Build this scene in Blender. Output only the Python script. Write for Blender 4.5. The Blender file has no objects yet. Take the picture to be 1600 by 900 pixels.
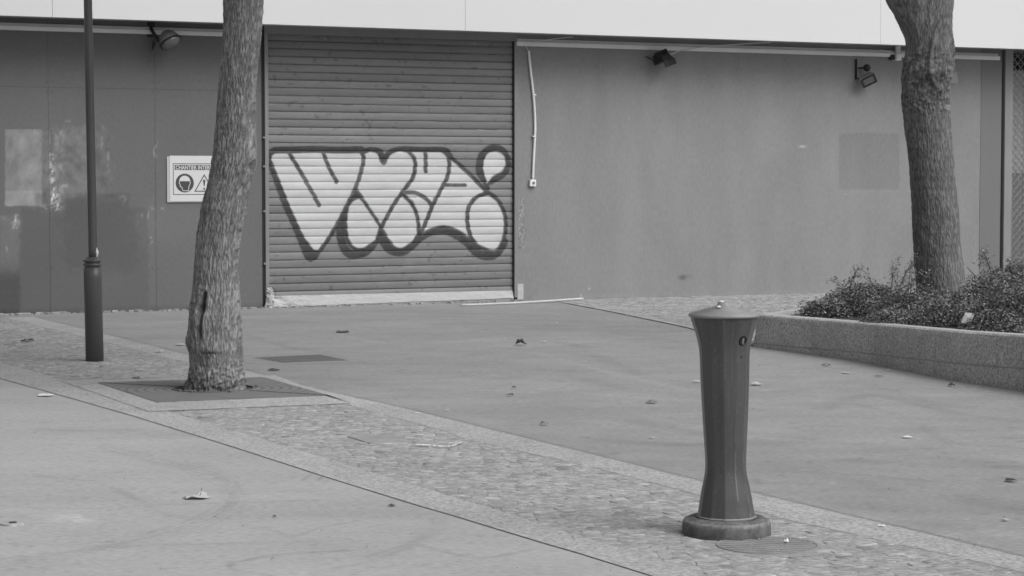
import bpy, math, random
import numpy as np
from mathutils import Vector, Matrix
random.seed(7); rng = np.random.default_rng(11)
sc = bpy.context.scene
# ------------------------------------------------------------------ camera
F, CX, CY, CH = 3300.0, 800.0, 450.0, 1.6
PITCH = math.atan(168.0 / F)
cam = bpy.data.cameras.new("camera"); camo = bpy.data.objects.new("camera", cam)
sc.collection.objects.link(camo); sc.camera = camo
cam.sensor_width = 36; cam.lens = F / 1600 * 36; cam.clip_start = .1; cam.clip_end = 2000
camo.location = (0, 0, CH); camo.rotation_euler = (math.pi / 2 - PITCH, 0, 0)
# ------------------------------------------------------------------ overcast sky and one very soft sun
SUN_EL, SUN_AZ = 48, 128
w = bpy.data.worlds.new("World"); sc.world = w; w.use_nodes = True
nt = w.node_tree; bg = nt.nodes["Background"]
sky = nt.nodes.new("ShaderNodeTexSky"); sky.sky_type = 'NISHITA'; sky.sun_disc = False
sky.sun_elevation = math.radians(SUN_EL); sky.sun_rotation = math.radians(SUN_AZ)
sky.dust_density = 6; sky.air_density = 1.0
bwn = nt.nodes.new("ShaderNodeRGBToBW")
nt.links.new(sky.outputs[0], bwn.inputs[0]); nt.links.new(bwn.outputs[0], bg.inputs[0])
bg.inputs[1].default_value = 0.113
sl = bpy.data.lights.new("sun", 'SUN'); so = bpy.data.objects.new("sun", sl); sc.collection.objects.link(so)
sl.energy = 1.0; sl.angle = math.radians(42); sl.color = (1, 1, 1)
e, a = math.radians(SUN_EL), math.radians(SUN_AZ)
so.rotation_euler = Vector((math.sin(a) * math.cos(e), math.cos(a) * math.cos(e), math.sin(e))).to_track_quat('Z', 'Y').to_euler()
so.location = (5, -5, 12)
sc.view_settings.view_transform = 'Standard'; sc.view_settings.look = 'None'
sc.view_settings.gamma = 1; sc.view_settings.exposure = 0.30
sc.render.filter_size = 1.7
try: sc.cycles.filter_width = 1.6
except Exception: pass

# ------------------------------------------------------------------ where a line of sight meets a plane of the place
cP, sP = math.cos(PITCH), math.sin(PITCH)
def ray(px, py):
    return Vector((px - CX, F * cP + (CY - py) * sP, -F * sP + (CY - py) * cP))
def G(px, py, z=0.0):
    r = ray(px, py); t = (z - CH) / r.z
    return (r.x * t, r.y * t)
def AT(px, py, Y):                       # point at distance Y in front
    r = ray(px, py); t = Y / r.y
    return (r.x * t, Y, CH + r.z * t)
def proj(x, y, z):
    z = z - CH
    d = y * cP - z * sP; u = y * sP + z * cP
    return CX + F * x / d, CY - F * u / d
# facade frame: u along, y into the wall, z up
r_ = ray(7850, 282); WD = Vector((r_.x, r_.y, 0)).normalized()
g0 = G(0, 492.5); W0 = Vector((g0[0], g0[1], 0))
WN = Vector((-WD.y, WD.x, 0))            # into the wall
WM = Matrix(((WD.x, WN.x, 0, W0.x), (WD.y, WN.y, 0, W0.y), (0, 0, 1, 0), (0, 0, 0, 1)))
def WL(px, py, y=0.0):
    r = ray(px, py); o = Vector((0, 0, CH)) - W0
    t = (y - o.dot(WN)) / r.dot(WN); p = o + r * t
    return p.dot(WD), p.z
def wproj(u, y, z):
    X = W0.x + WD.x * u + WN.x * y; Y = W0.y + WD.y * u + WN.y * y
    return proj(X, Y, z)

# ------------------------------------------------------------------ noise
def _h(ix, iy, seed):
    n = (ix.astype(np.int64) * 374761393 + iy.astype(np.int64) * 668265263 + seed * 1442695041) & 0xffffffff
    n = ((n ^ (n >> 13)) * 1274126177) & 0xffffffff
    return ((n ^ (n >> 16)) & 0xffff) / 65535.0
def vnoise(x, y, seed=0):
    x = np.asarray(x, float); y = np.asarray(y, float)
    ix = np.floor(x); iy = np.floor(y); fx = x - ix; fy = y - iy
    fx = fx * fx * (3 - 2 * fx); fy = fy * fy * (3 - 2 * fy)
    a = _h(ix, iy, seed); b = _h(ix + 1, iy, seed); c = _h(ix, iy + 1, seed); d = _h(ix + 1, iy + 1, seed)
    return (a * (1 - fx) + b * fx) * (1 - fy) + (c * (1 - fx) + d * fx) * fy
def fbm(x, y, seed=0, o=4):
    s = 0; am = .5; t = 0
    for i in range(o):
        s = s + am * vnoise(x * 2 ** i, y * 2 ** i, seed + i * 17); t += am; am *= .55
    return s / t
def sstep(a, b, x):
    t = np.clip((x - a) / (b - a), 0, 1); return t * t * (3 - 2 * t)
def inpoly(x, y, poly):
    x = np.asarray(x, float); y = np.asarray(y, float)
    ins = np.zeros(x.shape, bool); n = len(poly)
    for i in range(n):
        x1, y1 = poly[i]; x2, y2 = poly[(i + 1) % n]
        c = ((y1 > y) != (y2 > y)) & (x < (x2 - x1) * (y - y1) / ((y2 - y1) + 1e-12) + x1)
        ins ^= c
    return ins
def dline(x, y, pts, closed=False):
    d = np.full(np.shape(x), 1e9); P = list(pts) + ([pts[0]] if closed else [])
    for (x1, y1), (x2, y2) in zip(P[:-1], P[1:]):
        dx, dy = x2 - x1, y2 - y1; L = dx * dx + dy * dy + 1e-12
        t = np.clip(((x - x1) * dx + (y - y1) * dy) / L, 0, 1)
        d = np.minimum(d, np.hypot(x - x1 - t * dx, y - y1 - t * dy))
    return d
def smooth(pts, n=6, closed=False):
    P = [np.array(p, float) for p in pts]; N = len(P); out = []
    rngi = range(N) if closed else range(N - 1)
    for i in rngi:
        p1 = P[i]; p2 = P[(i + 1) % N]
        p0 = P[(i - 1) % N] if (closed or i > 0) else 2 * p1 - p2
        p3 = P[(i + 2) % N] if (closed or i + 2 < N) else 2 * p2 - p1
        for k in range(n):
            t = k / n
            out.append(tuple(.5 * (2 * p1 + (p2 - p0) * t + (2 * p0 - 5 * p1 + 4 * p2 - p3) * t * t + (3 * p1 - p0 - 3 * p2 + p3) * t ** 3)))
    if not closed: out.append(tuple(P[-1]))
    return out

# ------------------------------------------------------------------ materials (black and white picture: neutral greys)
def mat(name, col, rough=.8, var=.12, vscale=1.5, stretch=(1, 1, 1), bump=0., bscale=60., fine=.0, fscale=200.,
        attr=None, metal=0., bdist=.01, spec=.3, bstretch=None, extra=None):
    m = bpy.data.materials.new(name); m.use_nodes = True; t = m.node_tree; N = t.nodes; L = t.links
    b = N["Principled BSDF"]; b.inputs["Roughness"].default_value = rough; b.inputs["Metallic"].default_value = metal
    b.inputs["Specular IOR Level"].default_value = spec
    tc = N.new("ShaderNodeTexCoord"); mp = N.new("ShaderNodeMapping"); mp.inputs["Scale"].default_value = stretch
    L.new(tc.outputs["Object"], mp.inputs[0])
    def noise(sc_, det, src=mp):
        n = N.new("ShaderNodeTexNoise"); n.inputs["Scale"].default_value = sc_; n.inputs["Detail"].default_value = det
        n.inputs["Roughness"].default_value = .62
        L.new(src.outputs[0], n.inputs["Vector"]); return n.outputs["Fac"]
    def math_(op, a_, b_):
        n = N.new("ShaderNodeMath"); n.operation = op
        for i, v in enumerate((a_, b_)):
            if isinstance(v, (int, float)): n.inputs[i].default_value = v
            else: L.new(v, n.inputs[i])
        return n.outputs[0]
    def around(fac, amp):                # 1 + amp*2*(fac-.5)*k
        return math_('ADD', math_('MULTIPLY', math_('SUBTRACT', fac, .5), amp * 4), 1.0)
    v = around(noise(vscale, 6), var)
    v = math_('MULTIPLY', v, around(noise(vscale * .22, 3), var * .7))
    if fine: v = math_('MULTIPLY', v, around(noise(fscale, 2), fine))
    if attr:
        at = N.new("ShaderNodeAttribute"); at.attribute_name = attr; v = math_('MULTIPLY', v, at.outputs["Fac"])
    if extra: v = extra(N, L, math_, v, tc)
    v = math_('MULTIPLY', v, col); v = math_('MINIMUM', math_('MAXIMUM', v, .004), .9)
    cb = N.new("ShaderNodeCombineColor"); [L.new(v, cb.inputs[i]) for i in range(3)]
    L.new(cb.outputs[0], b.inputs["Base Color"])
    if bump:
        mb = mp
        if bstretch:
            mb = N.new("ShaderNodeMapping"); mb.inputs["Scale"].default_value = bstretch; L.new(tc.outputs["Object"], mb.inputs[0])
        bn = N.new("ShaderNodeBump"); bn.inputs["Strength"].default_value = bump; bn.inputs["Distance"].default_value = bdist
        L.new(noise(bscale, 6, mb), bn.inputs["Height"]); L.new(bn.outputs[0], b.inputs["Normal"])
    return m
MS = dict(
 asphalt=mat("smooth_asphalt", .285, .9, .10, 1.3, (.8, 1.6, 1), .25, 90, .20, 30),
 asphalt_m=mat("stained_asphalt", .285, .9, .10, 1.3, (.8, 1.6, 1), .25, 90, .20, 30, attr="marks"),
 plaza=mat("pale_concrete_paving", .362, .88, .08, 1.2, (.8, 1.6, 1), .2, 90, .16, 30, attr="marks"),
 plaza0=mat("pale_concrete_paving_plain", .362, .88, .08, 1.2, (.8, 1.6, 1), .2, 90, .16, 30),
 granite=mat("granite_band", .375, .85, .12, 2., (1, 1, 1), .4, 90, .42, 48),
 joint=mat("dark_joint", .31, .95, .2, 8),
 sett=mat("granite_sett", .33, .85, .13, 5., (.6, 1.5, 1), .5, 60, .50, 40, attr="tone"),
 settbed=mat("sandy_joint_bed", .31, .95, .2, 6., (1, 1, 1), .5, 80, .3, 40),
 kerb=mat("rough_granite_kerb", .42, .9, .16, 3.5, (1, 1, .9), .5, 60, .55, 55),
 kerbtop=mat("worn_kerb_top", .42, .85, .12, 6., (1, 1, 1), .3, 120, .12, 90),
 soil=mat("soil", .06, 1, .3, 10, (1, 1, 1), .6, 60, .2),
 wall_l=mat("dark_painted_boards", .147, .6, .06, 1.2, (1, 1, .5), .12, 120, .08, 40, attr="tone", bdist=.003),
 wall_r=mat("grey_painted_render", .248, .7, .09, 2.2, (1, 1, .35), .3, 50, .10, 36, attr="tone", bdist=.003),
 dark_r=mat("darker_painted_board", .17, .5, .03, 1.5, (1, 1, .3), .1, 90),
 fascia=mat("white_fascia_panel", .66, .55, .012, .6, (1, 1, 1), .03, 20, .008, 90, attr=None),
 soffit=mat("grey_soffit", .42, .8, .08, 2),
 trunk_w=mat("white_plastic", .78, .45, .06, 3, (1, 1, 1), 0, 1, .03),
 trunk_g=mat("grey_plastic_trunking", .55, .5, .08, 3, (1, 1, 1), 0, 1, .03),
 frame=mat("painted_metal_frame", .24, .5, .10, 5, (1, 1, .4), .1, 60),
 darkgap=mat("dark_gap", .03, .9, .1, 5),
 shutter=mat("roller_shutter_paint", .215, .6, .10, 2.5, (.6, 1, 3), .15, 60, .05, 90, attr="tone", bdist=.004),
 bar=mat("chipped_bar_paint", .46, .7, .10, 5, (.4, 1, 3), .25, 30, .10, 60),
 bark_a=mat("furrowed_bark", .225, .95, .12, 16, (1, 1, .3), .9, 85, .45, 80, attr="tone", bdist=.014, bstretch=(1, 1, .22)),
 bark_b=mat("smoother_bark", .172, .95, .14, 10, (1, 1, .25), .9, 70, .26, 80, attr="tone", bdist=.012, bstretch=(1, 1, .2)),
 lamp=mat("dark_lamp_post_paint", .078, .38, .08, 6, (1, 1, .5), .05, 50, .05, spec=.5),
 bollard=mat("bollard_paint", .070, .34, .14, 7, (1, 1, .35), .12, 45, .06, 90, attr="tone", spec=.45, bdist=.004),
 bollard_lid=mat("worn_bollard_lid", .24, .5, .12, 12, (1, 1, 1), .1, 60, .08, spec=.5),
 bollard_base=mat("worn_bollard_base", .10, .6, .16, 9, (1, 1, 1), .3, 60, .2, 60, attr="tone"),
 iron=mat("cast_iron", .13, .7, .12, 5, (1, 1, 1), .4, 80, .1),
 plate_dark=mat("worn_iron_plate", .26, .7, .15, 8),
 cover=mat("manhole_iron", .30, .7, .15, 8, (1, 1, 1), .4, 80, .1),
 grate=None,
 paper=mat("white_paper", .72, .8, .03, 20),
 signp=mat("sign_white", .66, .5, .02, 5),
 signb=mat("sign_frame_grey", .50, .5, .02, 5),
 ink=mat("sign_ink", .07, .5, .03, 5),
 leafd=mat("dead_leaf_dark", .06, .8, .2, 30),
 leafl=mat("dead_leaf_pale", .45, .7, .15, 30),
 leafm=mat("dead_leaf_mid", .18, .8, .2, 30),
 shrub=mat("small_leaf_shrub", .17, .55, .1, 4, attr="tone"),
 twig=mat("shrub_twig", .10, .8, .1, 9),
 crown=mat("tree_leaf", .09, .6, .1, 4, attr="tone"),
 black=mat("black_lamp_housing", .028, .5, .1, 20),
 housing=mat("grey_lamp_housing", .19, .45, .1, 20, spec=.5),
 curtain=mat("pale_shop_backing", .50, .8, .12, 2),
 lowpanel=mat("shop_low_panel", .26, .8, .12, 3),
 wall_up=mat('added_upper_render', .35, .85, .08, 1.5),
 interior=mat("dark_interior", .03, .9, .1, 2),
 rubble=mat("crumbled_mortar", .33, .95, .25, 20, (1, 1, 1), .5, 60, .2),
 chip=mat("scraped_edge", .5, .7, .1, 20),
)
def grate_extra(N, L, M, v, tc):
    ln = N.new("ShaderNodeVectorMath"); ln.operation = 'LENGTH'; L.new(tc.outputs["Object"], ln.inputs[0])
    s = M('SINE', M('MULTIPLY', ln.outputs["Value"], 88.0), 0)
    return M('MULTIPLY', v, M('ADD', M('MULTIPLY', M('GREATER_THAN', s, .45), -.32), 1.05))
MS['grate'] = mat("tree_grate_iron", .185, .7, .12, 5, (1, 1, 1), .3, 80, .1, extra=grate_extra)
g_ = bpy.data.materials.new("floodlight_glass"); g_.use_nodes = True
gb = g_.node_tree.nodes["Principled BSDF"]; gb.inputs["Base Color"].default_value = (.12, .12, .12, 1)
gb.inputs["Roughness"].default_value = .12; gb.inputs["Specular IOR Level"].default_value = .9
MS['glass'] = g_

# ------------------------------------------------------------------ object helpers
def link(o): sc.collection.objects.link(o); return o
def tag(o, label=None, cat=None, group=None, kind=None):
    if label: o['label'] = label
    if cat: o['category'] = cat
    if group: o['group'] = group
    if kind: o['kind'] = kind
    return o
def empty(name, loc=(0, 0, 0), M=None):
    o = link(bpy.data.objects.new(name, None)); o.empty_display_size = .2
    if M is not None: o.matrix_world = M
    else: o.location = loc
    return o
def obj(name, verts, faces, m, parent=None, loc=None, sm=False, attr=None, fattr=None, M=None):
    me = bpy.data.meshes.new(name)
    if isinstance(verts, np.ndarray) and isinstance(faces, np.ndarray):
        n = len(verts); k = faces.shape[1]
        me.vertices.add(n); me.vertices.foreach_set("co", verts.astype(np.float32).ravel())
        me.loops.add(faces.size); me.loops.foreach_set("vertex_index", faces.astype(np.int32).ravel())
        me.polygons.add(len(faces)); me.polygons.foreach_set("loop_start", np.arange(0, faces.size, k, dtype=np.int32))
        me.polygons.foreach_set("loop_total", np.full(len(faces), k, dtype=np.int32))
        me.update(calc_edges=True); me.validate()
    else:
        me.from_pydata([tuple(v) for v in verts], [], [tuple(f) for f in faces]); me.update()
    if sm: me.polygons.foreach_set("use_smooth", np.ones(len(me.polygons), bool))
    for nm, arr, dom in (attr or []):
        at = me.attributes.new(nm, 'FLOAT', dom); at.data.foreach_set("value", np.asarray(arr, np.float32).ravel())
    mats = m if isinstance(m, (list, tuple)) else [m]
    for q in mats: me.materials.append(q)
    o = link(bpy.data.objects.new(name, me))
    if parent: o.parent = parent
    if M is not None: o.matrix_world = M
    if loc is not None: o.location = loc
    return o
class MB:
    def __init__(s): s.v = []; s.f = []
    def add(s, v, f):
        b = len(s.v); s.v += [tuple(p) for p in v]; s.f += [tuple(i + b for i in q) for q in f]; return s
    def box(s, x0, x1, y0, y1, z0, z1, bev=0.0, R=None):
        c = [(x, y, z) for z in (z0, z1) for y in (y0, y1) for x in (x0, x1)]
        if bev:
            import bmesh
            bm = bmesh.new(); vs = [bm.verts.new(p) for p in c]
            for q in ((0, 2, 3, 1), (4, 5, 7, 6), (0, 1, 5, 4), (2, 6, 7, 3), (0, 4, 6, 2), (1, 3, 7, 5)): bm.faces.new([vs[i] for i in q])
            bmesh.ops.bevel(bm, geom=bm.edges[:], offset=bev, segments=2, affect='EDGES', profile=.5)
            bm.verts.index_update(); v = [tuple(p.co) for p in bm.verts]; f = [[q.index for q in fa.verts] for fa in bm.faces]; bm.free()
        else: v = c; f = [(0, 2, 3, 1), (4, 5, 7, 6), (0, 1, 5, 4), (2, 6, 7, 3), (0, 4, 6, 2), (1, 3, 7, 5)]
        if R is not None: v = [tuple(R @ Vector(p)) for p in v]
        return s.add(v, f)
    def tube(s, pts, rad, n=10, cap=True):
        P = [Vector(p) for p in pts]; R = rad if isinstance(rad, (list, tuple)) else [rad] * len(P); rings = []
        prev = None; b = len(s.v)
        for i, p in enumerate(P):
            d = (P[min(i + 1, len(P) - 1)] - P[max(i - 1, 0)]).normalized()
            if prev is None: prev = d.orthogonal().normalized()
            x = (prev - d * prev.dot(d)).normalized(); prev = x; y = d.cross(x)
            for k in range(n):
                t = 2 * math.pi * k / n; s.v.append(tuple(p + (x * math.cos(t) + y * math.sin(t)) * R[i]))
        for i in range(len(P) - 1):
            for k in range(n):
                s.f.append((b + i * n + k, b + i * n + (k + 1) % n, b + (i + 1) * n + (k + 1) % n, b + (i + 1) * n + k))
        if cap: s.f.append(tuple(b + k for k in range(n))[::-1]); s.f.append(tuple(b + (len(P) - 1) * n + k for k in range(n)))
        return s
    def lathe(s, prof, n=48, R=None, off=0.0):          # prof: (radius, z)
        b = len(s.v); R = R or Matrix.Identity(4)
        for r, z in prof:
            for k in range(n):
                t = 2 * math.pi * k / n + off; s.v.append(tuple(R @ Vector((r * math.cos(t), r * math.sin(t), z))))
        for i in range(len(prof) - 1):
            for k in range(n): s.f.append((b + i * n + k, b + i * n + (k + 1) % n, b + (i + 1) * n + (k + 1) % n, b + (i + 1) * n + k))
        s.f.append(tuple(b + k for k in range(n))[::-1]); s.f.append(tuple(b + (len(prof) - 1) * n + k for k in range(n)))
        return s
    def prism(s, poly, z0, z1):
        n = len(poly)
        return s.add([(x, y, z0) for x, y in poly] + [(x, y, z1) for x, y in poly],
                     [tuple(range(n))[::-1], tuple(range(n, 2 * n))] + [(i, (i + 1) % n, n + (i + 1) % n, n + i) for i in range(n)])
    def build(s, name, m, parent=None, **k): return obj(name, s.v, s.f, m, parent, **k)
def grid_faces(nr, nc):
    i = np.arange(nr - 1)[:, None] * nc + np.arange(nc - 1)[None, :]
    return np.stack([i, i + 1, i + 1 + nc, i + nc], -1).reshape(-1, 4)
def text_mesh(s, size):
    cu = bpy.data.curves.new("lettering", 'FONT'); cu.body = s; cu.size = size; cu.align_x = 'LEFT'; cu.offset = .022
    o = bpy.data.objects.new("lettering", cu); sc.collection.objects.link(o)
    dg = bpy.context.evaluated_depsgraph_get(); me = bpy.data.meshes.new_from_object(o.evaluated_get(dg))
    v = [tuple(q.co) for q in me.vertices]; f = [tuple(p.vertices) for p in me.polygons]
    bpy.data.objects.remove(o); return v, f

# ================================================================== GROUND
def flat(name, pts, m, z, kind='structure'):
    return tag(obj(name, [(x, y, z) for x, y in pts], [tuple(range(len(pts)))], m), kind=kind)
flat("ground", [(-400, -300), (400, -300), (400, 600), (-400, 600)], MS['asphalt'], 0.0)

Aout = [(52, 496), (132, 515), (220, 537), (296, 556), (382, 579), (460, 600), (526, 616), (610, 634), (700, 656), (866, 697), (1097, 754), (1191, 775), (1325, 807), (1444, 835), (1600, 873), (1720, 902)]
Ain = [(10, 497), (100, 520), (192, 542), (250, 558), (294, 567), (370, 585), (441, 602), (547, 635), (689, 673), (729, 688), (921, 730), (1059, 766), (1150, 792), (1237, 815), (1370, 845), (1503, 874), (1600, 897), (1700, 921)]
Bin = [(-90, 541), (0, 567), (113, 598), (245, 632), (264, 645), (419, 690), (541, 727), (698, 775), (778, 799), (839, 819), (1000, 868), (1100, 899), (1230, 940)]
Bout = [(-120, 560), (0, 592), (100, 620), (208, 651), (350, 695), (400, 711), (498, 743), (649, 790), (701, 805), (852, 851), (898, 864), (1010, 899), (1130, 938)]
gA, gAi, gBi, gB = [[G(*p) for p in L_] for L_ in (Aout, Ain, Bin, Bout)]
def ext(L_, n=14):      # carry the lines on beyond the frame, towards the camera side
    a_, b_ = Vector(L_[-3]), Vector(L_[-1]); d = (b_ - a_).normalized(); return L_ + [tuple(b_ + d * n)]
gA, gAi, gBi, gB = map(ext, (gA, gAi, gBi, gB))
def band(name, L1, L2, m, z):
    def resamp(L_, n=700):
        P = np.array(L_); s = np.r_[0, np.cumsum(np.hypot(*np.diff(P, axis=0).T))]; s /= s[-1]
        # resample on distance from camera so that both edges match
        t = np.linspace(P[0, 1], P[-1, 1], n); o = np.argsort(P[:, 1])
        return np.stack([np.interp(t, P[o, 1], P[o, 0]), t], 1)
    a_, b_ = resamp(L1), resamp(L2); n = len(a_)
    v = np.vstack([np.c_[a_, np.full(n, z)], np.c_[b_, np.full(n, z)]])
    f = np.array([(i, i + 1, n + i + 1, n + i) for i in range(n - 1)])
    return tag(obj(name, v, f, m), kind='structure')
# pale concrete on the near side of the strip
plz = [(-60, gB[0][1])] + gB + [(gB[-1][0] - 1, -60), (-60, -60)]
flat("plaza", plz, MS['plaza0'], .0025)
# fine sheet of the same paving that carries tyre marks and scuffs (real pigment on the surface)
xs = np.arange(-3.9, 1.6, .014); ys = np.arange(8.3, 15.5, .016)
GX, GY = np.meshgrid(xs, ys)
marks = np.ones(GX.shape)
def gpl(L_, n=5): return smooth([G(*p) for p in L_], n)
def scuff(L_, wd, dk, seed=0):
    global marks
    d = dline(GX, GY, gpl(L_)); nz = fbm(GX * 3, GY * 3, seed)
    marks *= 1 - 1.25 * dk * np.exp(-(d / wd) ** 2) * np.clip(nz * 1.9 - .25, 0, 1.2)
base_t = [(150, 700), (211, 717), (280, 733), (330, 750), (352, 768), (355, 782), (335, 800), (285, 822), (210, 842), (113, 862), (20, 876)]
for k, (dx, dk) in enumerate([(-6, .12), (3, .16), (10, .18), (17, .15), (25, .12), (33, .07)]):
    scuff([(x + dx * (1 if 240 < x else .4), y + (0 if abs(y - 775) < 10 else (dx * .28 if y > 775 else -dx * .28))) for x, y in base_t], .009, dk, k)
scuff([(60, 745), (150, 755), (210, 780), (260, 805), (300, 812)], .03, .10, 31)
scuff([(0, 792), (120, 796), (260, 790), (500, 783)], .012, .14, 32)
scuff([(410, 826), (440, 835), (462, 839), (500, 826), (560, 815)], .02, .16, 33)
scuff([(358, 886), (370, 880), (440, 868), (540, 862)], .02, .22, 34)
scuff([(358, 886), (372, 894), (420, 900)], .02, .2, 35)
scuff([(655, 852), (700, 865), (760, 873), (830, 860)], .018, .14, 36)
scuff([(690, 812), (688, 825), (655, 848), (590, 875), (500, 895)], .03, .12, 37)
scuff([(675, 812), (670, 828), (640, 850), (570, 872)], .02, .10, 38)
scuff([(60, 672), (150, 674), (210, 672)], .05, .10, 39)
scuff([(472, 752), (485, 743), (492, 740)], .012, .25, 40)
scuff([(497, 752), (508, 744)], .012, .25, 41)
scuff([(0, 875), (200, 855), (420, 850), (560, 846)], .03, .07, 42)
marks *= 1 + .10 * (fbm(GX * .8, GY * 2.4, 5) - .5) + .10 * (fbm(GX * 2.2, GY * 5, 9) - .5)
sp = fbm(GX * 22, GY * 22, 77, 2); marks *= 1 - .10 * sstep(.72, .8, sp)
pp, qq = proj(GX.ravel(), GY.ravel(), 0 * GX.ravel()); pp = pp.reshape(GX.shape); qq = qq.reshape(GX.shape)
marks *= 1 + .25 * np.exp(-(((pp - 115) / 40) ** 2 + ((qq - 812) / 8) ** 2)) * (fbm(GX * 9, GY * 9, 4) > .45)
inside = inpoly(GX, GY, plz) & (dline(GX, GY, gB) > .012)
Fc = grid_faces(*GX.shape); keep = inside.ravel()[Fc].all(1)
V = np.c_[GX.ravel(), GY.ravel(), np.full(GX.size, .0045)]
Fk = Fc[keep]; used = np.unique(Fk); rm = -np.ones(len(V), int); rm[used] = np.arange(len(used))
tag(obj("plaza_surface", V[used], rm[Fk], MS['plaza'], attr=[("marks", marks.ravel()[used], 'POINT')]), kind='structure')
# stained sheet over the asphalt: smears, old tyre arcs, hair cracks and spots
AXs = np.arange(-5.5, 6.0, .03); AYs = np.arange(8.2, 27.5, .035)
AX, AY = np.meshgrid(AXs, AYs); am_ = np.ones(AX.shape)
def ascuff(L_, wd, dk, seed=0):
    global am_
    d = dline(AX, AY, gpl(L_)); am_ *= 1 - dk * np.exp(-(d / wd) ** 2) * np.clip(fbm(AX * 2.5, AY * 2.5, seed) * 1.9 - .3, 0, 1.2)
rs_sc = random.Random(5)
for i in range(34):
    x0 = rs_sc.uniform(350, 1550); y0 = rs_sc.uniform(500, 840); L0 = rs_sc.uniform(60, 260); b_ = rs_sc.uniform(-.10, .22)
    if i % 3 == 0: L0 *= 1.8
    pts = [(x0 + L0 * t, y0 + L0 * b_ * t + 8 * math.sin(t * rs_sc.uniform(1, 3))) for t in (0, .25, .5, .75, 1)]
    ascuff(pts, rs_sc.uniform(.03, .12), rs_sc.uniform(.06, .20) * (1 if i % 4 else -.8), i)
for L_, w_, k_ in (([(1290, 640), (1350, 618), (1440, 628), (1500, 655)], .10, .12), ([(1340, 632), (1420, 655), (1480, 690), (1600, 700)], .05, .12), ([(430, 590), (560, 590), (700, 592)], .10, .08), ([(560, 600), (640, 610), (760, 612)], .05, .14),
                   ([(900, 540), (1000, 585), (1080, 600)], .08, .12), ([(700, 560), (820, 548), (960, 560)], .06, .10), ([(380, 500), (520, 503), (640, 498)], .08, .12), ([(1200, 735), (1330, 742), (1450, 752)], .04, .16), ([(1200, 690), (1360, 696), (1500, 720), (1640, 735)], .10, .10), ([(450, 545), (600, 540), (800, 520), (900, 500)], .12, .08)):
    ascuff(L_, w_, k_, int(w_ * 900))
am_ *= 1 + .16 * (fbm(AX * .7, AY * .9, 205) - .5) + .16 * (fbm(AX * 2.6, AY * 3.2, 209) - .5)
spk = fbm(AX * 13, AY * 13, 277, 2); am_ *= 1 - .16 * sstep(.74, .84, spk) + .14 * sstep(.76, .86, 1 - spk)
keepa = (~inpoly(AX, AY, gA + [(-60, gA[-1][1]), (-60, gA[0][1])])) & (dline(AX, AY, gA) > .02)
behind = ((AX - W0.x) * WN.x + (AY - W0.y) * WN.y) > -.02
uu_ = (AX - gB[0][0])
keepa &= ~behind
Fc = grid_faces(*AX.shape); keep = keepa.ravel()[Fc].all(1); Fk = Fc[keep]; used = np.unique(Fk); V = np.c_[AX.ravel(), AY.ravel(), np.full(AX.size, .0012)]; rm = -np.ones(len(V), int); rm[used] = np.arange(len(used))
tag(obj("asphalt_surface", V[used], rm[Fk], MS['asphalt_m'], attr=[("marks", am_.ravel()[used], 'POINT')]), kind='structure')
band("granite_band", gA, gAi, MS['granite'], .0062)
band("granite_band", gB, gBi, MS['granite'], .0062)
def off(L_, d):
    P = np.array(L_); t = np.gradient(P, axis=0); n = np.stack([-t[:, 1], t[:, 0]], 1); n /= np.linalg.norm(n, axis=1)[:, None]
    return [tuple(p) for p in P + n * d]
band("paving_joint", off(gA, .0022), off(gA, -.0022), MS['joint'], .0067)
band("paving_joint", off(gB, .0018), off(gB, -.0018), MS['joint'], .0067)
cob = gAi[:] + gBi[::-1]
flat("cobble_bed", cob, MS['settbed'], .0048)

grate_q = [G(151, 600), G(245, 631), G(516, 620), G(412, 591)]
gc = G(334, 609.5)
plate_q = [G(543, 684), G(610, 681), G(643, 691), G(579, 695)]
cov_c = G(1200, 854)
# granite frame round the tree grate
def grow(q, k):
    c = np.mean(np.array(q), 0); return [tuple(c + (np.array(p) - c) * k) for p in q]
gq_out = [G(96, 597), G(232, 645), G(548, 632), G(430, 588)]
def ring_strip(name, inner, outer, m, z):
    n = len(inner)
    return tag(obj(name, [(x, y, z) for x, y in inner + outer], [(i, (i + 1) % n, n + (i + 1) % n, n + i) for i in range(n)], m), kind='structure')
ring_strip("granite_frame", grate_q, gq_out, MS['granite'], .0092)

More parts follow.
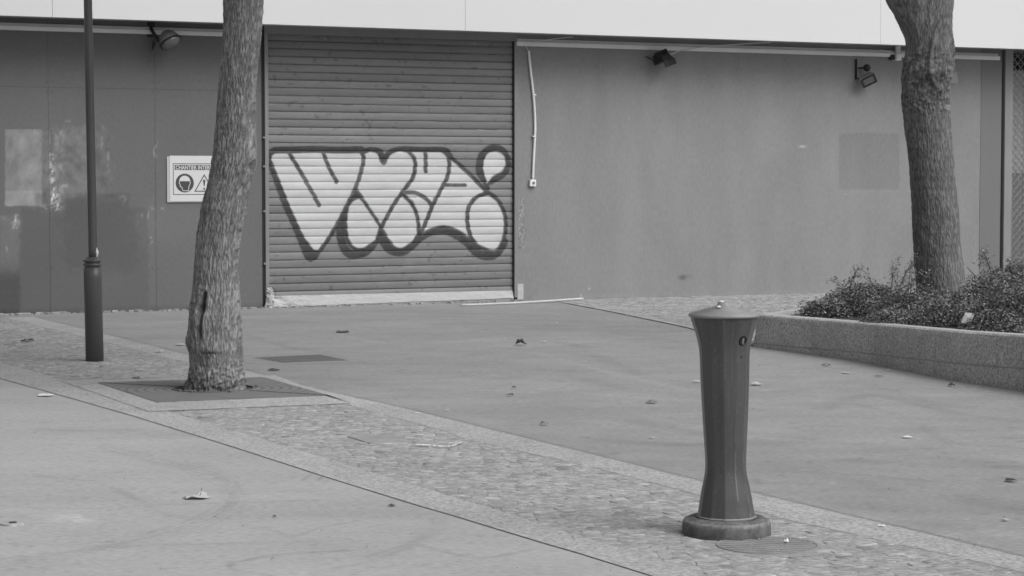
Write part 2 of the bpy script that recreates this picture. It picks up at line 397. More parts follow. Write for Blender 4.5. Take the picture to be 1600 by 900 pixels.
def setts(name, poly, axis, chord, amp, size, holes, ht=.0065, seed=3, tone_fn=None, edge=.02):
    ax = np.array(axis) / np.linalg.norm(axis); ay = np.array([-ax[1], ax[0]])
    P = np.array(poly); s = P @ ax; t = P @ ay
    r = np.random.default_rng(seed); V_, F_, T_ = [], [], []
    ks = np.arange(math.floor(s.min() / size) - 6, math.ceil(s.max() / size) + 6); ts = np.arange(t.min(), t.max(), size)
    K, T = np.meshgrid(ks, ts); K = K.ravel().astype(float); T = T.ravel()
    T = T + (K % 2) * size * .5 + r.uniform(-.22, .22, K.size) * size
    ph = (T / chord) * 2 * math.pi
    S = K * size + amp * np.cos(ph) + r.uniform(-.11, .11, K.size) * size
    sl_ = -amp * np.sin(ph) * 2 * math.pi / chord
    X = S * ax[0] + T * ay[0]; Y = S * ax[1] + T * ay[1]
    ok = inpoly(X, Y, poly) & (dline(X, Y, poly, True) > edge)
    for h in holes:
        if len(h) == 3: ok &= np.hypot(X - h[0], Y - h[1]) > h[2]
        else: ok &= ~inpoly(X, Y, h)
    X, Y, sl_ = X[ok], Y[ok], sl_[ok]
    for x, y, q in zip(X, Y, sl_):
        an = math.atan(q) + r.uniform(-.08, .08); ca, sa = math.cos(an), math.sin(an)
        e1 = ax * ca + ay * 0 + ay * 0; e1 = np.array([ax[0] * ca - ay[0] * sa * -1, ax[1] * ca - ay[1] * sa * -1]); e2 = np.array([-e1[1], e1[0]])
        hx = size * r.uniform(.44, .495); hy = size * r.uniform(.43, .49); z = ht + float(np.clip(r.normal(0, .0008), -.0012, .0025)); tx, ty = r.normal(0, .0008, 2)
        b = len(V_)
        for lev, (k, dz) in enumerate(((1.0, -1), (.97, -.0009), (.84, 0))):
            for i, j in ((-1, -1), (1, -1), (1, 1), (-1, 1)):
                p = np.array([x, y]) + e1 * hx * k * i + e2 * hy * k * j
                V_.append((p[0], p[1], .0040 if dz == -1 else z + dz + tx * i + ty * j))
        for lev in (0, 4):
            for i in range(4): F_.append((b + lev + i, b + lev + (i + 1) % 4, b + lev + 4 + (i + 1) % 4, b + lev + 4 + i))
        F_.append((b + 8, b + 9, b + 10, b + 11)); tv = float(np.clip(r.normal(1, .09), .72, 1.3))
        if r.random() < .03: tv *= .75
        T_ += [tv] * 12
    return tag(obj(name, np.array(V_), np.array(F_), MS['sett'], attr=[("tone", T_, 'POINT')], sm=True), kind='structure')
dA = np.array(G(1059, 766)) - np.array(G(294, 567))
setts("cobble_path", cob, dA, .72, .045, .085, [gq_out, plate_q, (cov_c[0], cov_c[1], .26)])
# cobbles in front of the wall on the right
cb_px = [(880, 473), (960, 488), (1075, 512), (1140, 530), (1179, 541)]
cb_near = [G(*p) for p in cb_px]
wb = [tuple((W0 + WD * u + WN * (-.01)).xy) for u in (WL(1700, 440)[0], WL(870, 470)[0])]
cob2 = cb_near + [(8, 18)] + wb
flat("cobble_bed", cob2, MS['settbed'], .0045)
# planter outline
kb = [G(1178, 541.5), G(1342, 565), G(1502, 597), G(1600, 612)]
d_ = Vector(kb[3]) - Vector(kb[1]); kb.append(tuple(Vector(kb[3]) + d_ * 1.0))
kback = [(4.7, 24.3), (8.5, 22.5)]
kpoly = kb + [(8.3, 15.2)] + kback[::-1]
setts("cobble_path", cob2, (WD.x, WD.y), 1.3, .0, .11, [kpoly], ht=.0075, seed=9, edge=.0)
band("paving_joint", off(cb_near, .05), off(cb_near, -.03), MS['granite'], .0105)

# ---------------- grates, covers
gr = empty("tree_grate", (gc[0], gc[1], 0))
tag(gr, "dark square iron tree grate with round opening around the leaning tree trunk", "tree grate")
n = 96; inner = []; outer = []
Q = [np.array(p) - np.array(gc) for p in grate_q]
Q = [q * .992 for q in Q]
for k in range(n):
    t = 2 * math.pi * k / n; d = np.array([math.cos(t), math.sin(t)]); inner.append(tuple(d * .318))
    best = 1e9
    for i in range(4):
        p, q = Q[i], Q[(i + 1) % 4]; e_ = q - p; det = d[0] * -e_[1] + d[1] * e_[0]
        if abs(det) < 1e-9: continue
        tt = (p[0] * -e_[1] + p[1] * e_[0]) / det; ss = (d[0] * p[1] - d[1] * p[0]) / det
        if tt > 0 and -.001 <= ss <= 1.001: best = min(best, tt)
    outer.append(tuple(d * best))
v = [(x, y, .0115) for x, y in inner] + [(x, y, .0115) for x, y in outer] + [(x, y, .004) for x, y in outer]
f = [(i, (i + 1) % n, n + (i + 1) % n, n + i) for i in range(n)] + [(n + i, n + (i + 1) % n, 2 * n + (i + 1) % n, 2 * n + i) for i in range(n)]
obj("grate_plate", v, f, MS['grate'], gr)
mb = MB(); pr = [(.300, .004), (.300, .019), (.318, .019), (.318, .004)]
b = MB().lathe(pr, 64); obj("rim", b.v, b.f[:-2] + [], MS['iron'], gr, sm=False)
obj("soil", [(math.cos(t) * .3, math.sin(t) * .3, .0065) for t in np.linspace(0, 2 * math.pi, 40, endpoint=False)], [tuple(range(40))], MS['soil'], gr)
for t in (-2.3, -1.95, -1.05, .3): MB().lathe([(.012, .012), (.014, .024), (.010, .030), (.003, .032)], 10, Matrix.Translation((math.cos(t) * .33, math.sin(t) * .33, 0))).build("bolt", MS['iron'], gr)
d1 = (np.array(Q[0]) + np.array(Q[3])) / 2
for (p, q) in ((Q[0] * .98, Q[2] * .98),):
    for s_ in (0,):
        mb = MB()
        a_ = np.array(p) / np.linalg.norm(p) * .33; mb.tube([(a_[0], a_[1], .0115), (p[0], p[1], .0115)], .004, 4); mb.build("grate_joint", MS['black'], gr); mb = MB()
        a_ = np.array(q) / np.linalg.norm(q) * .33; mb.tube([(a_[0], a_[1], .0115), (q[0], q[1], .0115)], .004, 4)
mb.build("grate_joint", MS['black'], gr)

pc = np.mean(np.array(plate_q), 0); pl = empty("access_cover", (pc[0], pc[1], 0))
tag(pl, "small plain metal access plate set into the cobbled strip", "access cover")
mb = MB(); mb.prism([tuple(np.array(p) - pc) for p in plate_q], .002, .0095); mb.build("cover_plate", MS['cover'], pl)
q2 = [G(392, 559), G(439, 568), G(552, 564), G(503, 554)]; pc = np.mean(np.array(q2), 0)
pl = empty("utility_cover", (pc[0], pc[1], 0)); tag(pl, "dark rough diamond-shaped utility cover in asphalt before the roller shutter", "utility cover")
MB().prism([tuple(np.array(p) - pc) for p in q2], .0005, .003).build("cover_plate", MS['joint'], pl)
MB().prism([tuple((np.array(p) - pc) * .93) for p in q2], .003, .0042).build("cover_insert", MS['iron'], pl)

mh = empty("manhole_cover", (cov_c[0], cov_c[1], 0)); tag(mh, "round ribbed iron manhole cover next to the bollard foot", "manhole cover")
MB().lathe([(.226, .001), (.226, .0090), (.212, .0090), (.210, .005), (.001, .005)], 64).build("cover_plate", MS['plate_dark'], mh)
mb = MB(); ang = math.radians(-14)
for i in range(-4, 5):
    c = i * .048; h = math.sqrt(max(0, .207 ** 2 - c * c))
    for s0, s1 in ((-h, -h * .36), (-h * .3, h * .3), (h * .36, h)):
        mb.box(s0, s1, c - .011, c + .011, .0045, .0105, 0, Matrix.Rotation(ang, 4, 'Z'))
mb.build("rib", MS['cover'], mh)
dc = G(20, 821); dh = empty("drain_cap", (dc[0], dc[1], 0)); tag(dh, "small round pale drain cap with dark hole in the plaza", "drain cap")
MB().lathe([(.055, .003), (.055, .012), (.03, .013), (.001, .013)], 24).build("cap", MS['granite'], dh)
MB().lathe([(.019, .013), (.019, .016), (.001, .016)], 16).build("cap_hole", MS['black'], dh)

# ================================================================== BUILDING
B = empty("shop_building", M=WM)
tag(B, "low painted shop front with white fascia, graffitied roller shutter and grey walls", "building")
TOP = WL(400, 47)[1] + .06
uL0 = WL(-700, 400)[0]; uJ = WL(411, 300)[0]; uS0 = WL(419, 300)[0]; uS1 = WL(803, 300)[0]; uJ2 = WL(808, 300)[0]
uD = WL(1531, 300)[0]; uE = WL(1563, 300)[0]; uFr = WL(1567, 300)[0]; uGr = WL(1580, 300)[0]; uEnd = uGr + 2.6; uFar = uEnd + 6
SOF = WL(600, 55)[1] + .10
def wall_grid(name, u0, u1, z0, z1, step, m, fn, y=0.0):
    us = np.linspace(u0, u1, max(2, int((u1 - u0) / step))); zs = np.linspace(z0, z1, max(2, int((z1 - z0) / step)))
    U, Z = np.meshgrid(us, zs); px, py = wproj(U, y, Z)
    tone, dy = fn(px, py, U, Z)
    if fn is paint_left: tone = 1 + (tone - 1) * 1.55
    V_ = np.c_[U.ravel(), (y + dy).ravel(), Z.ravel()]
    return obj(name, V_, grid_faces(*U.shape), m, B, attr=[("tone", tone.ravel(), 'POINT')], sm=True)
def rectm(px, py, x0, x1, y0, y1, s=2.0, wob=0.0, seed=0):
    if wob: px = px + wob * (fbm(px / 9, py / 9, seed) - .5) * 2; py = py + wob * (fbm(px / 9, py / 9, seed + 5) - .5) * 2
    return sstep(x0 - s, x0 + s, px) * (1 - sstep(x1 - s, x1 + s, px)) * sstep(y0 - s, y0 + s, py) * (1 - sstep(y1 - s, y1 + s, py))
def paint_left(px, py, U, Z):
    t = np.ones(px.shape) * (1 + .05 * (fbm(U * .8, Z * .8, 2) - .5))
    zone = (py > 175)
    big = fbm(px / 26, py / 20, 3); fi = fbm(px / 5, py / 9, 8)
    # torn poster remains, upper left
    p1 = rectm(px, py, 8, 66, 202, 322, .8, 1.6, 1); t *= 1 + p1 * (.24 + .75 * (fbm(px / 16, py / 22, 14) - .42))
    t *= 1 + .22 * rectm(px, py, 8, 66, 298, 322, 1, 2, 5) + .18 * rectm(px, py, 30, 60, 205, 300, 5, 6, 6)
    p2 = rectm(px, py, 66, 100, 205, 324, 3, 5, 2); t *= 1 + p2 * (.10 + .5 * (fi - .5))
    p3 = rectm(px, py, 84, 175, 196, 312, 4, 7, 3); t *= 1 + p3 * (.20 * sstep(.35, .7, big) + .45 * (fi - .48))
    # bright flaking streaks
    for (x, y0, y1, wd, k) in ((82, 240, 318, 3.5, 1.5), (88, 300, 326, 7, 1.1), (76, 205, 245, 1.2, .5), (170, 235, 270, 1.5, .6), (243, 220, 246, 2.2, .6), (160, 195, 235, 2, .3), (213, 345, 352, 2, .8), (25, 335, 360, 5, .7), (10, 385, 400, 1.5, .5), (236, 370, 380, 1.5, .8), (232, 330, 352, 1.5, .5), (194, 305, 322, 3, .4)):
        xx = x + 3 * (fbm(py / 14, py * 0 + x, 4) - .5) * 2
        mm = np.exp(-((px - xx) / wd) ** 2) * sstep(y0 - 3, y0 + 3, py) * (1 - sstep(y1 - 4, y1 + 4, py))
        t *= 1 + k * mm * sstep(.40, .62, fbm(px / 3.0, py / 5.0, int(x)))
    for (x, y, r, k) in ((106, 190, 3, .9), (90, 325, 9, .8), (22, 345, 7, .7), (70, 323, 10, .5), (237, 326, 5, .5), (255, 326, 4, .6), (192, 310, 6, .35), (5, 340, 4, .4), (292, 52, 0.1, 0), (222, 337, 3, .6), (101, 290, 6, .5)):
        mm = np.exp(-(((px - x) / (r + .1)) ** 2 + ((py - y) / (r * .7 + .1)) ** 2)); t *= 1 + k * mm * sstep(.42, .6, fbm(px / 2.5, py / 2.5, int(x + y)))
    # darker repaint below
    d1 = rectm(px, py, 32, 232, 326, 700, 2.5, 4, 7); d2 = rectm(px, py, 55, 202, 302, 330, 1.5, 2, 9)
    mott = .5 + .5 * sstep(.35, .6, big)
    t *= 1 - .10 * np.maximum(d1, d2) - .07 * rectm(px, py, 100, 215, 310, 420, 14, 20, 11)
    t *= 1 - .26 * (1 - sstep(28, 36, px)) * sstep(400, 445, py + 12 * (big - .5))
    t *= 1 + .10 * rectm(px, py, 0, 30, 340, 425, 6, 8, 19)
    t *= 1 + .06 * rectm(px, py, 200, 330, 320, 380, 20, 30, 13)
    # screws along the joints
    for x in (73, 81, 238, 247, 312):
        for y in (128, 143, 420): t *= 1 - .35 * np.exp(-(((px - x) / 1.0) ** 2 + ((py - y) / 1.0) ** 2))
    t *= 1 - .12 * (1 - sstep(.0, .10, Z)) * (fbm(U * 9, Z * 14, 6)) * 2
    t *= 1 + .5 * (1 - sstep(.0, .05, Z)) * sstep(.6, .7, fbm(U * 7, Z * 20, 61))
    return t, np.zeros(px.shape)
ju = [WL(77, 300)[0], WL(243, 300)[0]]; pw = ju[1] - ju[0]; zj = WL(160, 138)[1]
cols = sorted([ju[0] - pw * k for k in range(0, 5)] + [ju[1]] + [uJ]); g = .0016
for a_, b_ in zip(cols[:-1], cols[1:]):
    st = .011 if b_ > WL(-5, 300)[0] else .08
    wall_grid("wall_board", a_ + g, b_ - g, .0, zj - g, st, MS['wall_l'], paint_left)
    wall_grid("wall_board", a_ + g, b_ - g, zj + g, TOP + .25, max(st, .014), MS['wall_l'], paint_left)
MB().box(cols[0] - .2, uJ, .006, .25, 0, TOP + .5).build("wall_core", MS['wall_l'], B)
me_ = B.children[-1].data; at = me_.attributes.new("tone", 'FLOAT', 'POINT'); at.data.foreach_set("value", [.45] * len(me_.vertices))
def paint_right(px, py, U, Z):
    t = np.ones(px.shape) * (1 + .06 * (fbm(U * .7, Z * .35, 21) - .5) + .05 * (fbm(U * 6, Z * .9, 24) - .5))
    t *= 1 - .13 * rectm(px, py, 1311, 1405, 208, 296, 1.2, 1.2, 3)
    t *= 1 + .04 * rectm(px, py, 1311, 1405, 296, 300, 1.2)
    t *= 1 - .05 * rectm(px, py, 1395, 1532, 350, 470, 12, 14, 6)
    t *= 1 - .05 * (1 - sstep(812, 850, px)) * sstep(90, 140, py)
    t *= 1 - .04 * (1 - sstep(150, 260, py))  # shade under the fascia painted into the top of the wall
    for (x, y, rx, ry, k) in ((1254, 229, 5, 1.6, 1.1), (921, 451, 1.6, 1.6, .8), (983, 185, 1.3, 1.3, .4), (1066, 434, 5, 4, -.45), (1072, 432, 8, 3, -.2), (908, 462, 1, 2.5, .8), (1320, 303, 1, 1, .5), (1108, 172, 1, 2, -.2)):
        t *= 1 + k * np.exp(-(((px - x) / rx) ** 2 + ((py - y) / ry) ** 2))
    # flaking strip beside the shutter
    ff = rectm(px, py, 809, 820, 308, 388, 1.5, 3, 8); n_ = fbm(px / 2.2, py / 4.5, 41)
    t *= 1 + ff * (sstep(.55, .66, n_) * .45 - sstep(.55, .62, 1 - n_) * .30)
    ff = rectm(px, py, 807, 817, 443, 470, .8, 1.5, 8); t *= 1 + ff * (.55 + .8 * (fbm(px / 2, py / 3, 43) - .5))
    t *= 1 + .14 * (1 - sstep(0, .09, Z)) * (fbm(U * 6, Z * 16, 66) - .3) * 2
    return t, .006 * (fbm(U * 1.2, Z * .8, 31) - .5)
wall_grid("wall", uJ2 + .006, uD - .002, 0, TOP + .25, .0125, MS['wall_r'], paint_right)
MB().box(uJ2 + .004, uE, .012, .30, 0, TOP + .5).build("wall_core", MS['dark_r'], B)
MB().box(uD, uE, -.004, .02, 0, TOP + .25).build("wall_board", MS['dark_r'], B)
MB().box(uE, uFr, .05, .1, 0, TOP + .25).build("wall_gap", MS['darkgap'], B)
MB().box(uFr, uGr - .01, -.03, .15, 0, TOP + .25, .006).build("column", MS['frame'], B)
# trim jambs of the roller shutter
mb = MB(); mb.box(uJ - .012, uJ + .028, -.006, .25, 0, TOP + .2); mb.build("shutter_gap", MS['darkgap'], B)
mb = MB(); mb.box(uJ + .024, uS0 + .004, -.020, .16, .22, TOP + .2, .004); mb.build("shutter_guide", MS['frame'], B)
mb = MB(); mb.box(uS1 + .004, uJ2 + .008, -.014, .2, .05, TOP + .2, .003); mb.build("shutter_guide", MS['frame'], B)
MB().box(uS1 - .008, uS1 + .004, -.002, .2, .05, TOP + .2).build("shutter_gap", MS['darkgap'], B)
for y in (260, 330, 412, 215):
    z = WL(414, y)[1]; MB().box(uJ - .004, uJ + .024, -.03, -.006, z - .012, z + .012).build("hinge_bolt", MS['frame'], B)
# --- roller shutter with the sprayed letters
def shutter():
    z0, z1 = .10, TOP + .1; P = .0985
    us = np.arange(uS0, uS1 + .004, .0085); zs = np.arange(z0, z1, .0049)
    U, Z = np.meshgrid(us, zs)
    wv = .004 * (fbm(U * 1.2, Z * 0 + 1, 3) - .5)
    q = ((Z + wv) / P) % 1.0; row = np.floor((Z + wv) / P)
    prof = -.0075 * np.sin(np.pi * np.clip((q - .10) / .90, 0, 1)) ** .55
    groove = (q < .09)
    y = .035 + prof + .006 * groove + .006 * (fbm(U * 1.7, row * 3.1, 8) - .5) + .003 * (fbm(U * 9, Z * 9, 18) - .5)
    px, py = wproj(U, 0.03, Z)
    rt = _h(row, row * 0 + 3, 5); t = 1 + .30 * (rt - .5)
    t = t * (1 + .22 * (fbm(U * .9, row * 2.3, 12) - .5)) * (1 + .14 * (fbm(U * 14, Z * 40, 15) - .5))
    t *= 1 - .10 * sstep(1.6, 3.2, Z) * 1.0 + 0 * t  # upper slats darkened in the tone, as shade below the fascia
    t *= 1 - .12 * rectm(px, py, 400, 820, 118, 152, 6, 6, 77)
    t *= np.where(q < .09, .50, 1) * np.where((q > .09) & (q < .2), .9, 1)
    # rust and grime spots
    sp_ = fbm(U * 11, Z * 16, 71); t *= 1 - .30 * sstep(.70, .80, sp_)
    for (x, y_, rx, ry, k) in ((431, 398, 7, 5, .28), (431, 399, 5, 3, -.5), (436, 351, 2, 3, -.5), (444, 436, 1.5, 3, -.5), (470, 444, 2, 1, -.4), (428, 455, 3, 20, -.45), (425, 440, 4, 12, .2), (436, 300, 2, 1, -.3), (600, 440, 9, 4, .12), (565, 433, 12, 2, .18), (640, 408, 5, 20, .08), (508, 60, 2, 2, .5), (722, 69, 2, 2, .35), (741, 68, 3, 2, .4), (458, 208, 8, 1, -.25), (495, 222, 8, 1, .3), (715, 227, 14, 1.5, .25), (740, 230, 10, 1, .3)):
        t *= 1 + k * np.exp(-(((px - x) / rx) ** 2 + ((py - y_) / ry) ** 2)) * sstep(.3, .55, fbm(px / 3, py / 3, int(x)))
    # ---- graffiti: coordinates of the enlarged view (x/3.214+400, y/3.214+220)
    S = 3.214; gx = (px - 400) * S; gy = (py - 220) * S
    # the spray shifts a little from slat to slat
    gx = gx + 3.5 * (q - .5) * 1.2 + 2.0 * (_h(row, row * 0, 9) - .5); gy = gy + 1.5 * np.sin(gx / 37)
    fill = np.zeros(px.shape); dark = np.zeros(px.shape)
    def blob(pts, soft=5, n_=6):
        pp_ = smooth(pts, n_, True); d = dline(gx, gy, pp_, True); s_ = np.where(inpoly(gx, gy, pp_), d, -d); return sstep(-soft, soft, s_)
    def poly(pts, soft=5):
        d = dline(gx, gy, pts, True); s_ = np.where(inpoly(gx, gy, pts), d, -d); return sstep(-soft, soft, s_)
    def strk(pts, wd, sm_=True, soft=5):
        pp_ = smooth(pts, 6) if sm_ else pts; d = dline(gx, gy, pp_); wd = wd * 1.16 + .5; return 1 - sstep(wd / 2 - soft * .6, wd / 2 + soft * .8, d)
    pad = 60; m_ = (gx > -60) & (gx < 1400) & (gy > -40) & (gy < 700)
    fills = [poly([(78, 80), (100, 62), (300, 58), (528, 62), (536, 110), (500, 240), (400, 430), (318, 552), (290, 548), (230, 470), (160, 300), (80, 120)]),
             poly([(540, 70), (575, 55), (610, 62), (640, 110), (665, 72), (720, 52), (770, 60), (800, 110), (780, 190), (730, 260), (632, 430), (560, 330), (498, 240)]),
             poly([(770, 58), (860, 55), (930, 58), (968, 90), (965, 170), (930, 240), (885, 330), (830, 465), (815, 360), (790, 300), (735, 265), (795, 170), (800, 100)]),
             poly([(970, 90), (1060, 150), (1150, 250), (1090, 290), (1062, 380), (1080, 495), (1010, 455), (930, 430), (880, 445), (830, 475), (890, 330), (965, 170)]),
             blob([(512, 292), (470, 320), (455, 390), (462, 490), (495, 535), (540, 540), (590, 510), (614, 470), (612, 420), (570, 350)], 5),
             blob([(735, 278), (690, 330), (636, 432), (665, 500), (700, 535), (735, 542), (780, 515), (808, 470), (815, 420), (800, 350)], 5),
             blob([(1140, 278), (1090, 310), (1068, 380), (1085, 470), (1120, 525), (1190, 556), (1225, 530), (1248, 460), (1245, 380), (1215, 310), (1175, 280)], 5),
             blob([(1200, 55), (1156, 72), (1140, 130), (1150, 185), (1162, 212), (1185, 180), (1235, 150), (1252, 110), (1240, 75)], 5)]
    for f_ in fills: fill = np.maximum(fill, f_)
    sh = [  # thick dropped shadow, left and below
        poly([(56, 50), (58, 120), (122, 300), (196, 470), (245, 592), (275, 612), (305, 598), (335, 548), (300, 545), (235, 470), (165, 300), (85, 110), (80, 60)]),
        strk([(500, 250), (455, 330), (425, 430), (432, 510), (465, 565), (510, 570), (555, 555), (600, 500)], 36),
        strk([(618, 440), (632, 490), (665, 540), (710, 560), (755, 550), (810, 500)], 34),
        strk([(815, 488), (870, 458), (935, 446), (1000, 470), (1060, 510), (1110, 560), (1165, 580), (1210, 565), (1245, 510)], 36),
        strk([(1140, 195), (1118, 150), (1126, 80), (1168, 38), (1222, 36), (1260, 75), (1266, 130), (1242, 172), (1180, 208)], 22),
        strk([(70, 62), (110, 45), (250, 42), (400, 44), (530, 44)], 26),
        strk([(540, 55), (580, 45), (620, 52), (645, 85), (675, 55), (720, 44), (800, 44), (940, 46), (975, 75)], 24)]
    for s_ in sh: dark = np.maximum(dark, s_)
    fill2 = fill; dark = dark * (1 - fill2 * .97)
    ol = [([(72, 120), (68, 75), (100, 55), (300, 52), (530, 54)], 17), ([(528, 56), (540, 100), (500, 235), (400, 430), (318, 556), (280, 560), (225, 470), (150, 300), (72, 105)], 17),
          ([(165, 58), (215, 140), (262, 225), (318, 325)], 17), ([(338, 58), (365, 130), (405, 205)], 17),
          ([(540, 60), (580, 47), (615, 58), (640, 112), (668, 66), (720, 46), (775, 56)], 15),
          ([(498, 240), (560, 330), (625, 430), (665, 505)], 15), ([(765, 52), (798, 100), (790, 180), (735, 258), (680, 340), (628, 435), (608, 500)], 17),
          ([(852, 60), (852, 110), (852, 152)], 17), ([(760, 48), (860, 46), (940, 50), (968, 90), (965, 170), (925, 250), (885, 330), (825, 470)], 17),
          ([(950, 222), (1000, 224), (1050, 222)], 15), ([(960, 70), (1060, 155), (1155, 250), (1215, 300), (1248, 370), (1252, 450), (1232, 525), (1190, 558), (1120, 530)], 17),
          ([(1165, 262), (1110, 280), (1070, 330), (1060, 400), (1078, 480), (1125, 540)], 17),
          ([(735, 262), (800, 262), (855, 290), (885, 325)], 17), ([(735, 268), (790, 330), (812, 400), (815, 470)], 15),
          ([(512, 284), (470, 312), (450, 390), (458, 490), (495, 542), (545, 545), (600, 505)], 15), ([(665, 500), (700, 540), (740, 545), (790, 510), (815, 470)], 15),
          ([(820, 478), (880, 446), (935, 434), (1000, 450), (1080, 498)], 16),
          ([(1152, 212), (1134, 130), (1152, 68), (1200, 44), (1246, 60), (1264, 110), (1248, 160), (1194, 190), (1160, 226)], 12),
          ([(1150, 215), (1165, 240), (1150, 255)], 14)]
    for p_, w_ in ol: dark = np.maximum(dark, strk(p_, w_))
    dark = dark * (.86 + .28 * (fbm(gx / 20, gy / 12, 55) - .5)); dark = np.clip(dark, 0, 1)
    tf = 2.75 * (1 + .10 * (fbm(gx / 60, gy / 14, 91) - .5) + .12 * (fbm(gx / 200, row * 1.7, 93) - .5))
    tf = tf * np.where(q < .07, .70, 1)
    cov = fill * (.93 + .12 * (fbm(gx / 18, gy / 5, 33) - .5))
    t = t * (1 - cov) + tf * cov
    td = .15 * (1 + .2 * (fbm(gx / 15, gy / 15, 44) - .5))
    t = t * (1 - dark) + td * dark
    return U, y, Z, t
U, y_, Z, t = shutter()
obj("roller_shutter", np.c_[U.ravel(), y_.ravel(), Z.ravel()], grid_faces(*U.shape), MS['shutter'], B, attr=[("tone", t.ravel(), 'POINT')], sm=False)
MB().box(uS0 - .03, uS1 + .03, -.03, .12, WL(600, 58)[1], TOP + .3, .004).build("lintel", MS['frame'], B)
MB().box(uS0 - .05, uS1 + .05, .22, .3, 0, TOP + .3).build("shutter_backing", MS['interior'], B)
# crumpled bottom bar
zl0, zl1, zr0, zr1 = .012, .150, .045, .145
us = np.linspace(uS0 + .01, uS1 - .01, 380); tt = np.linspace(0, 1, 16); U, T = np.meshgrid(us, tt)
k = (U - us[0]) / (us[-1] - us[0])
Zb = (zl0 + (zr0 - zl0) * k) * (1 - T) + (zl1 + (zr1 - zl1) * k) * T + .008 * (fbm(U * 5, T * 2, 3) - .5) * np.where(T < .9, 1, .3)
Zb = np.maximum(Zb, .012 + T * .1)
crum = .004 + .03 * np.exp(-k * 14) + .015 * np.exp(-(1 - k) * 30)
Yb = -.012 - crum * 2 * (fbm(U * 9, T * 3 + U * 4, 5, 5) - .5) + .03 * T
obj("bottom_bar", np.c_[U.ravel(), Yb.ravel(), Zb.ravel()], grid_faces(*U.shape), MS['bar'], B)
MB().box(uS0, uS1, -.005, .04, .0, .04).build("shutter_threshold", MS['joint'], B)
# torn metal at the foot of the left guide
us = np.linspace(WL(413, 470)[0], WL(426, 470)[0], 24); zs = np.linspace(.0, .26, 60); U, Z = np.meshgrid(us, zs)
shp = .03 * np.sin(Z * 11) + .035 * (fbm(Z * 9, Z * 0, 3) - .5) + .05 * np.clip(.12 - Z, 0, 1)
taper = 1 - .35 * sstep(.20, .26, Z); Uc = us.mean() + (U - us.mean()) * taper + shp - .02
Yc = -.045 - .09 * (fbm(U * 26, Z * 22, 6) - .5) - .03 * np.cos((U - us.mean()) * 30)
obj("torn_guide_foot", np.c_[Uc.ravel(), Yc.ravel(), Z.ravel()], grid_faces(*U.shape), MS['bar'], B)
MB().box(WL(807.5, 450)[0], WL(817, 450)[0], -.022, .0, .02, WL(812, 444)[1], .004).build("guide_foot_block", MS['bar'], B)
# crumbs of mortar along the wall foot
mb = MB()
for i in range(260):
    u = random.uniform(uL0 * .35, uJ2) if random.random() < .8 else random.uniform(uJ2, uD); s_ = random.uniform(.006, .024) * (1.2 if u < uJ2 else .5)
    R = Matrix.Translation((u, -random.uniform(.0, .09), s_ * .3)) @ Matrix.Rotation(random.uniform(0, 6), 4, 'Z') @ Matrix.Rotation(random.uniform(-.4, .4), 4, 'X')
    mb.box(-s_ * 1.6, s_ * 1.6, -s_, s_, -s_ * .4, s_ * .5, 0, R)
rub = mb.build("crumbled_mortar", MS['rubble'], M=WM); tag(rub, "crumbs of pale mortar and grit along the foot of the facade", "rubble", kind='stuff')
# right end: grille and shop window
gz0 = 0.15
MB().box(uGr - .01, uEnd, .55, .6, 0, TOP + .3).build("shop_back_wall", MS['interior'], B)
MB().box(uGr + .07, uEnd, .30, .33, WL(1590, 271)[1], WL(1590, 108)[1]).build("window_blind", MS['curtain'], B)
MB().box(uGr + .0, uEnd, .28, .33, 0, WL(1590, 272)[1]).build("stall_riser", MS['lowpanel'], B)
mb = MB(); st = .115; zt = TOP + .2
nz = int(zt / st) + 1; nu = int((uEnd - uGr) / st) + 1
for i in range(nu):
    for j in range(nz):
        u0_, z0_ = uGr + i * st, j * st
        mb.tube([(u0_, .03, z0_), (u0_ + st, .03, z0_ + st)], .0085, 4, False); mb.tube([(u0_ + st, .036, z0_), (u0_, .036, z0_ + st)], .0085, 4, False)
for j in range(nz): mb.tube([(uGr, .042, j * st), (uEnd, .042, j * st)], .005, 4, False)
for i in range(nu): mb.tube([(uGr + i * st * 2 + .02, .046, 0), (uGr + i * st * 2 + .02, .046, zt)], .005, 4, False) if i * 2 <= nu else None
mb.build("lattice_grille", MS['housing'], B)
MB().box(uEnd, uFar, -.0, .4, 0, TOP + .5).build("end_wall", MS['dark_r'], B)
# soffit, fascia
FP = .62
fz = WL(0, 25, -FP)[1]; fz = (WL(0, 25, -FP)[1] + WL(1600, 76.5, -FP)[1] + WL(800, 50, -FP)[1]) / 3
MB().box(uL0 - 6, uFar, -FP + .02, .6, fz + .03, fz + .09).build("soffit", MS['soffit'], B)
ub = [uL0 - 6] + [WL(x, 30, -FP)[0] for x in (-560, 82, 727, 1376)] ; ub += [ub[-1] + (ub[-1] - ub[-2]), uFar]
for a_, b_ in zip(ub[:-1], ub[1:]):
    MB().box(a_ + .0015, b_ - .0015, -FP, -FP + .03, fz, fz + 1.9, .002).build("fascia_panel", MS['fascia'], B)
MB().box(uL0 - 6, uFar, -FP + .012, -FP + .028, fz + .01, fz + 1.88).build("fascia_backing", MS['soffit'], B)
MB().box(uL0 - 6, uFar, -FP + .03, 6, fz + 1.8, fz + 1.9).build("canopy_roof", MS['soffit'], B)
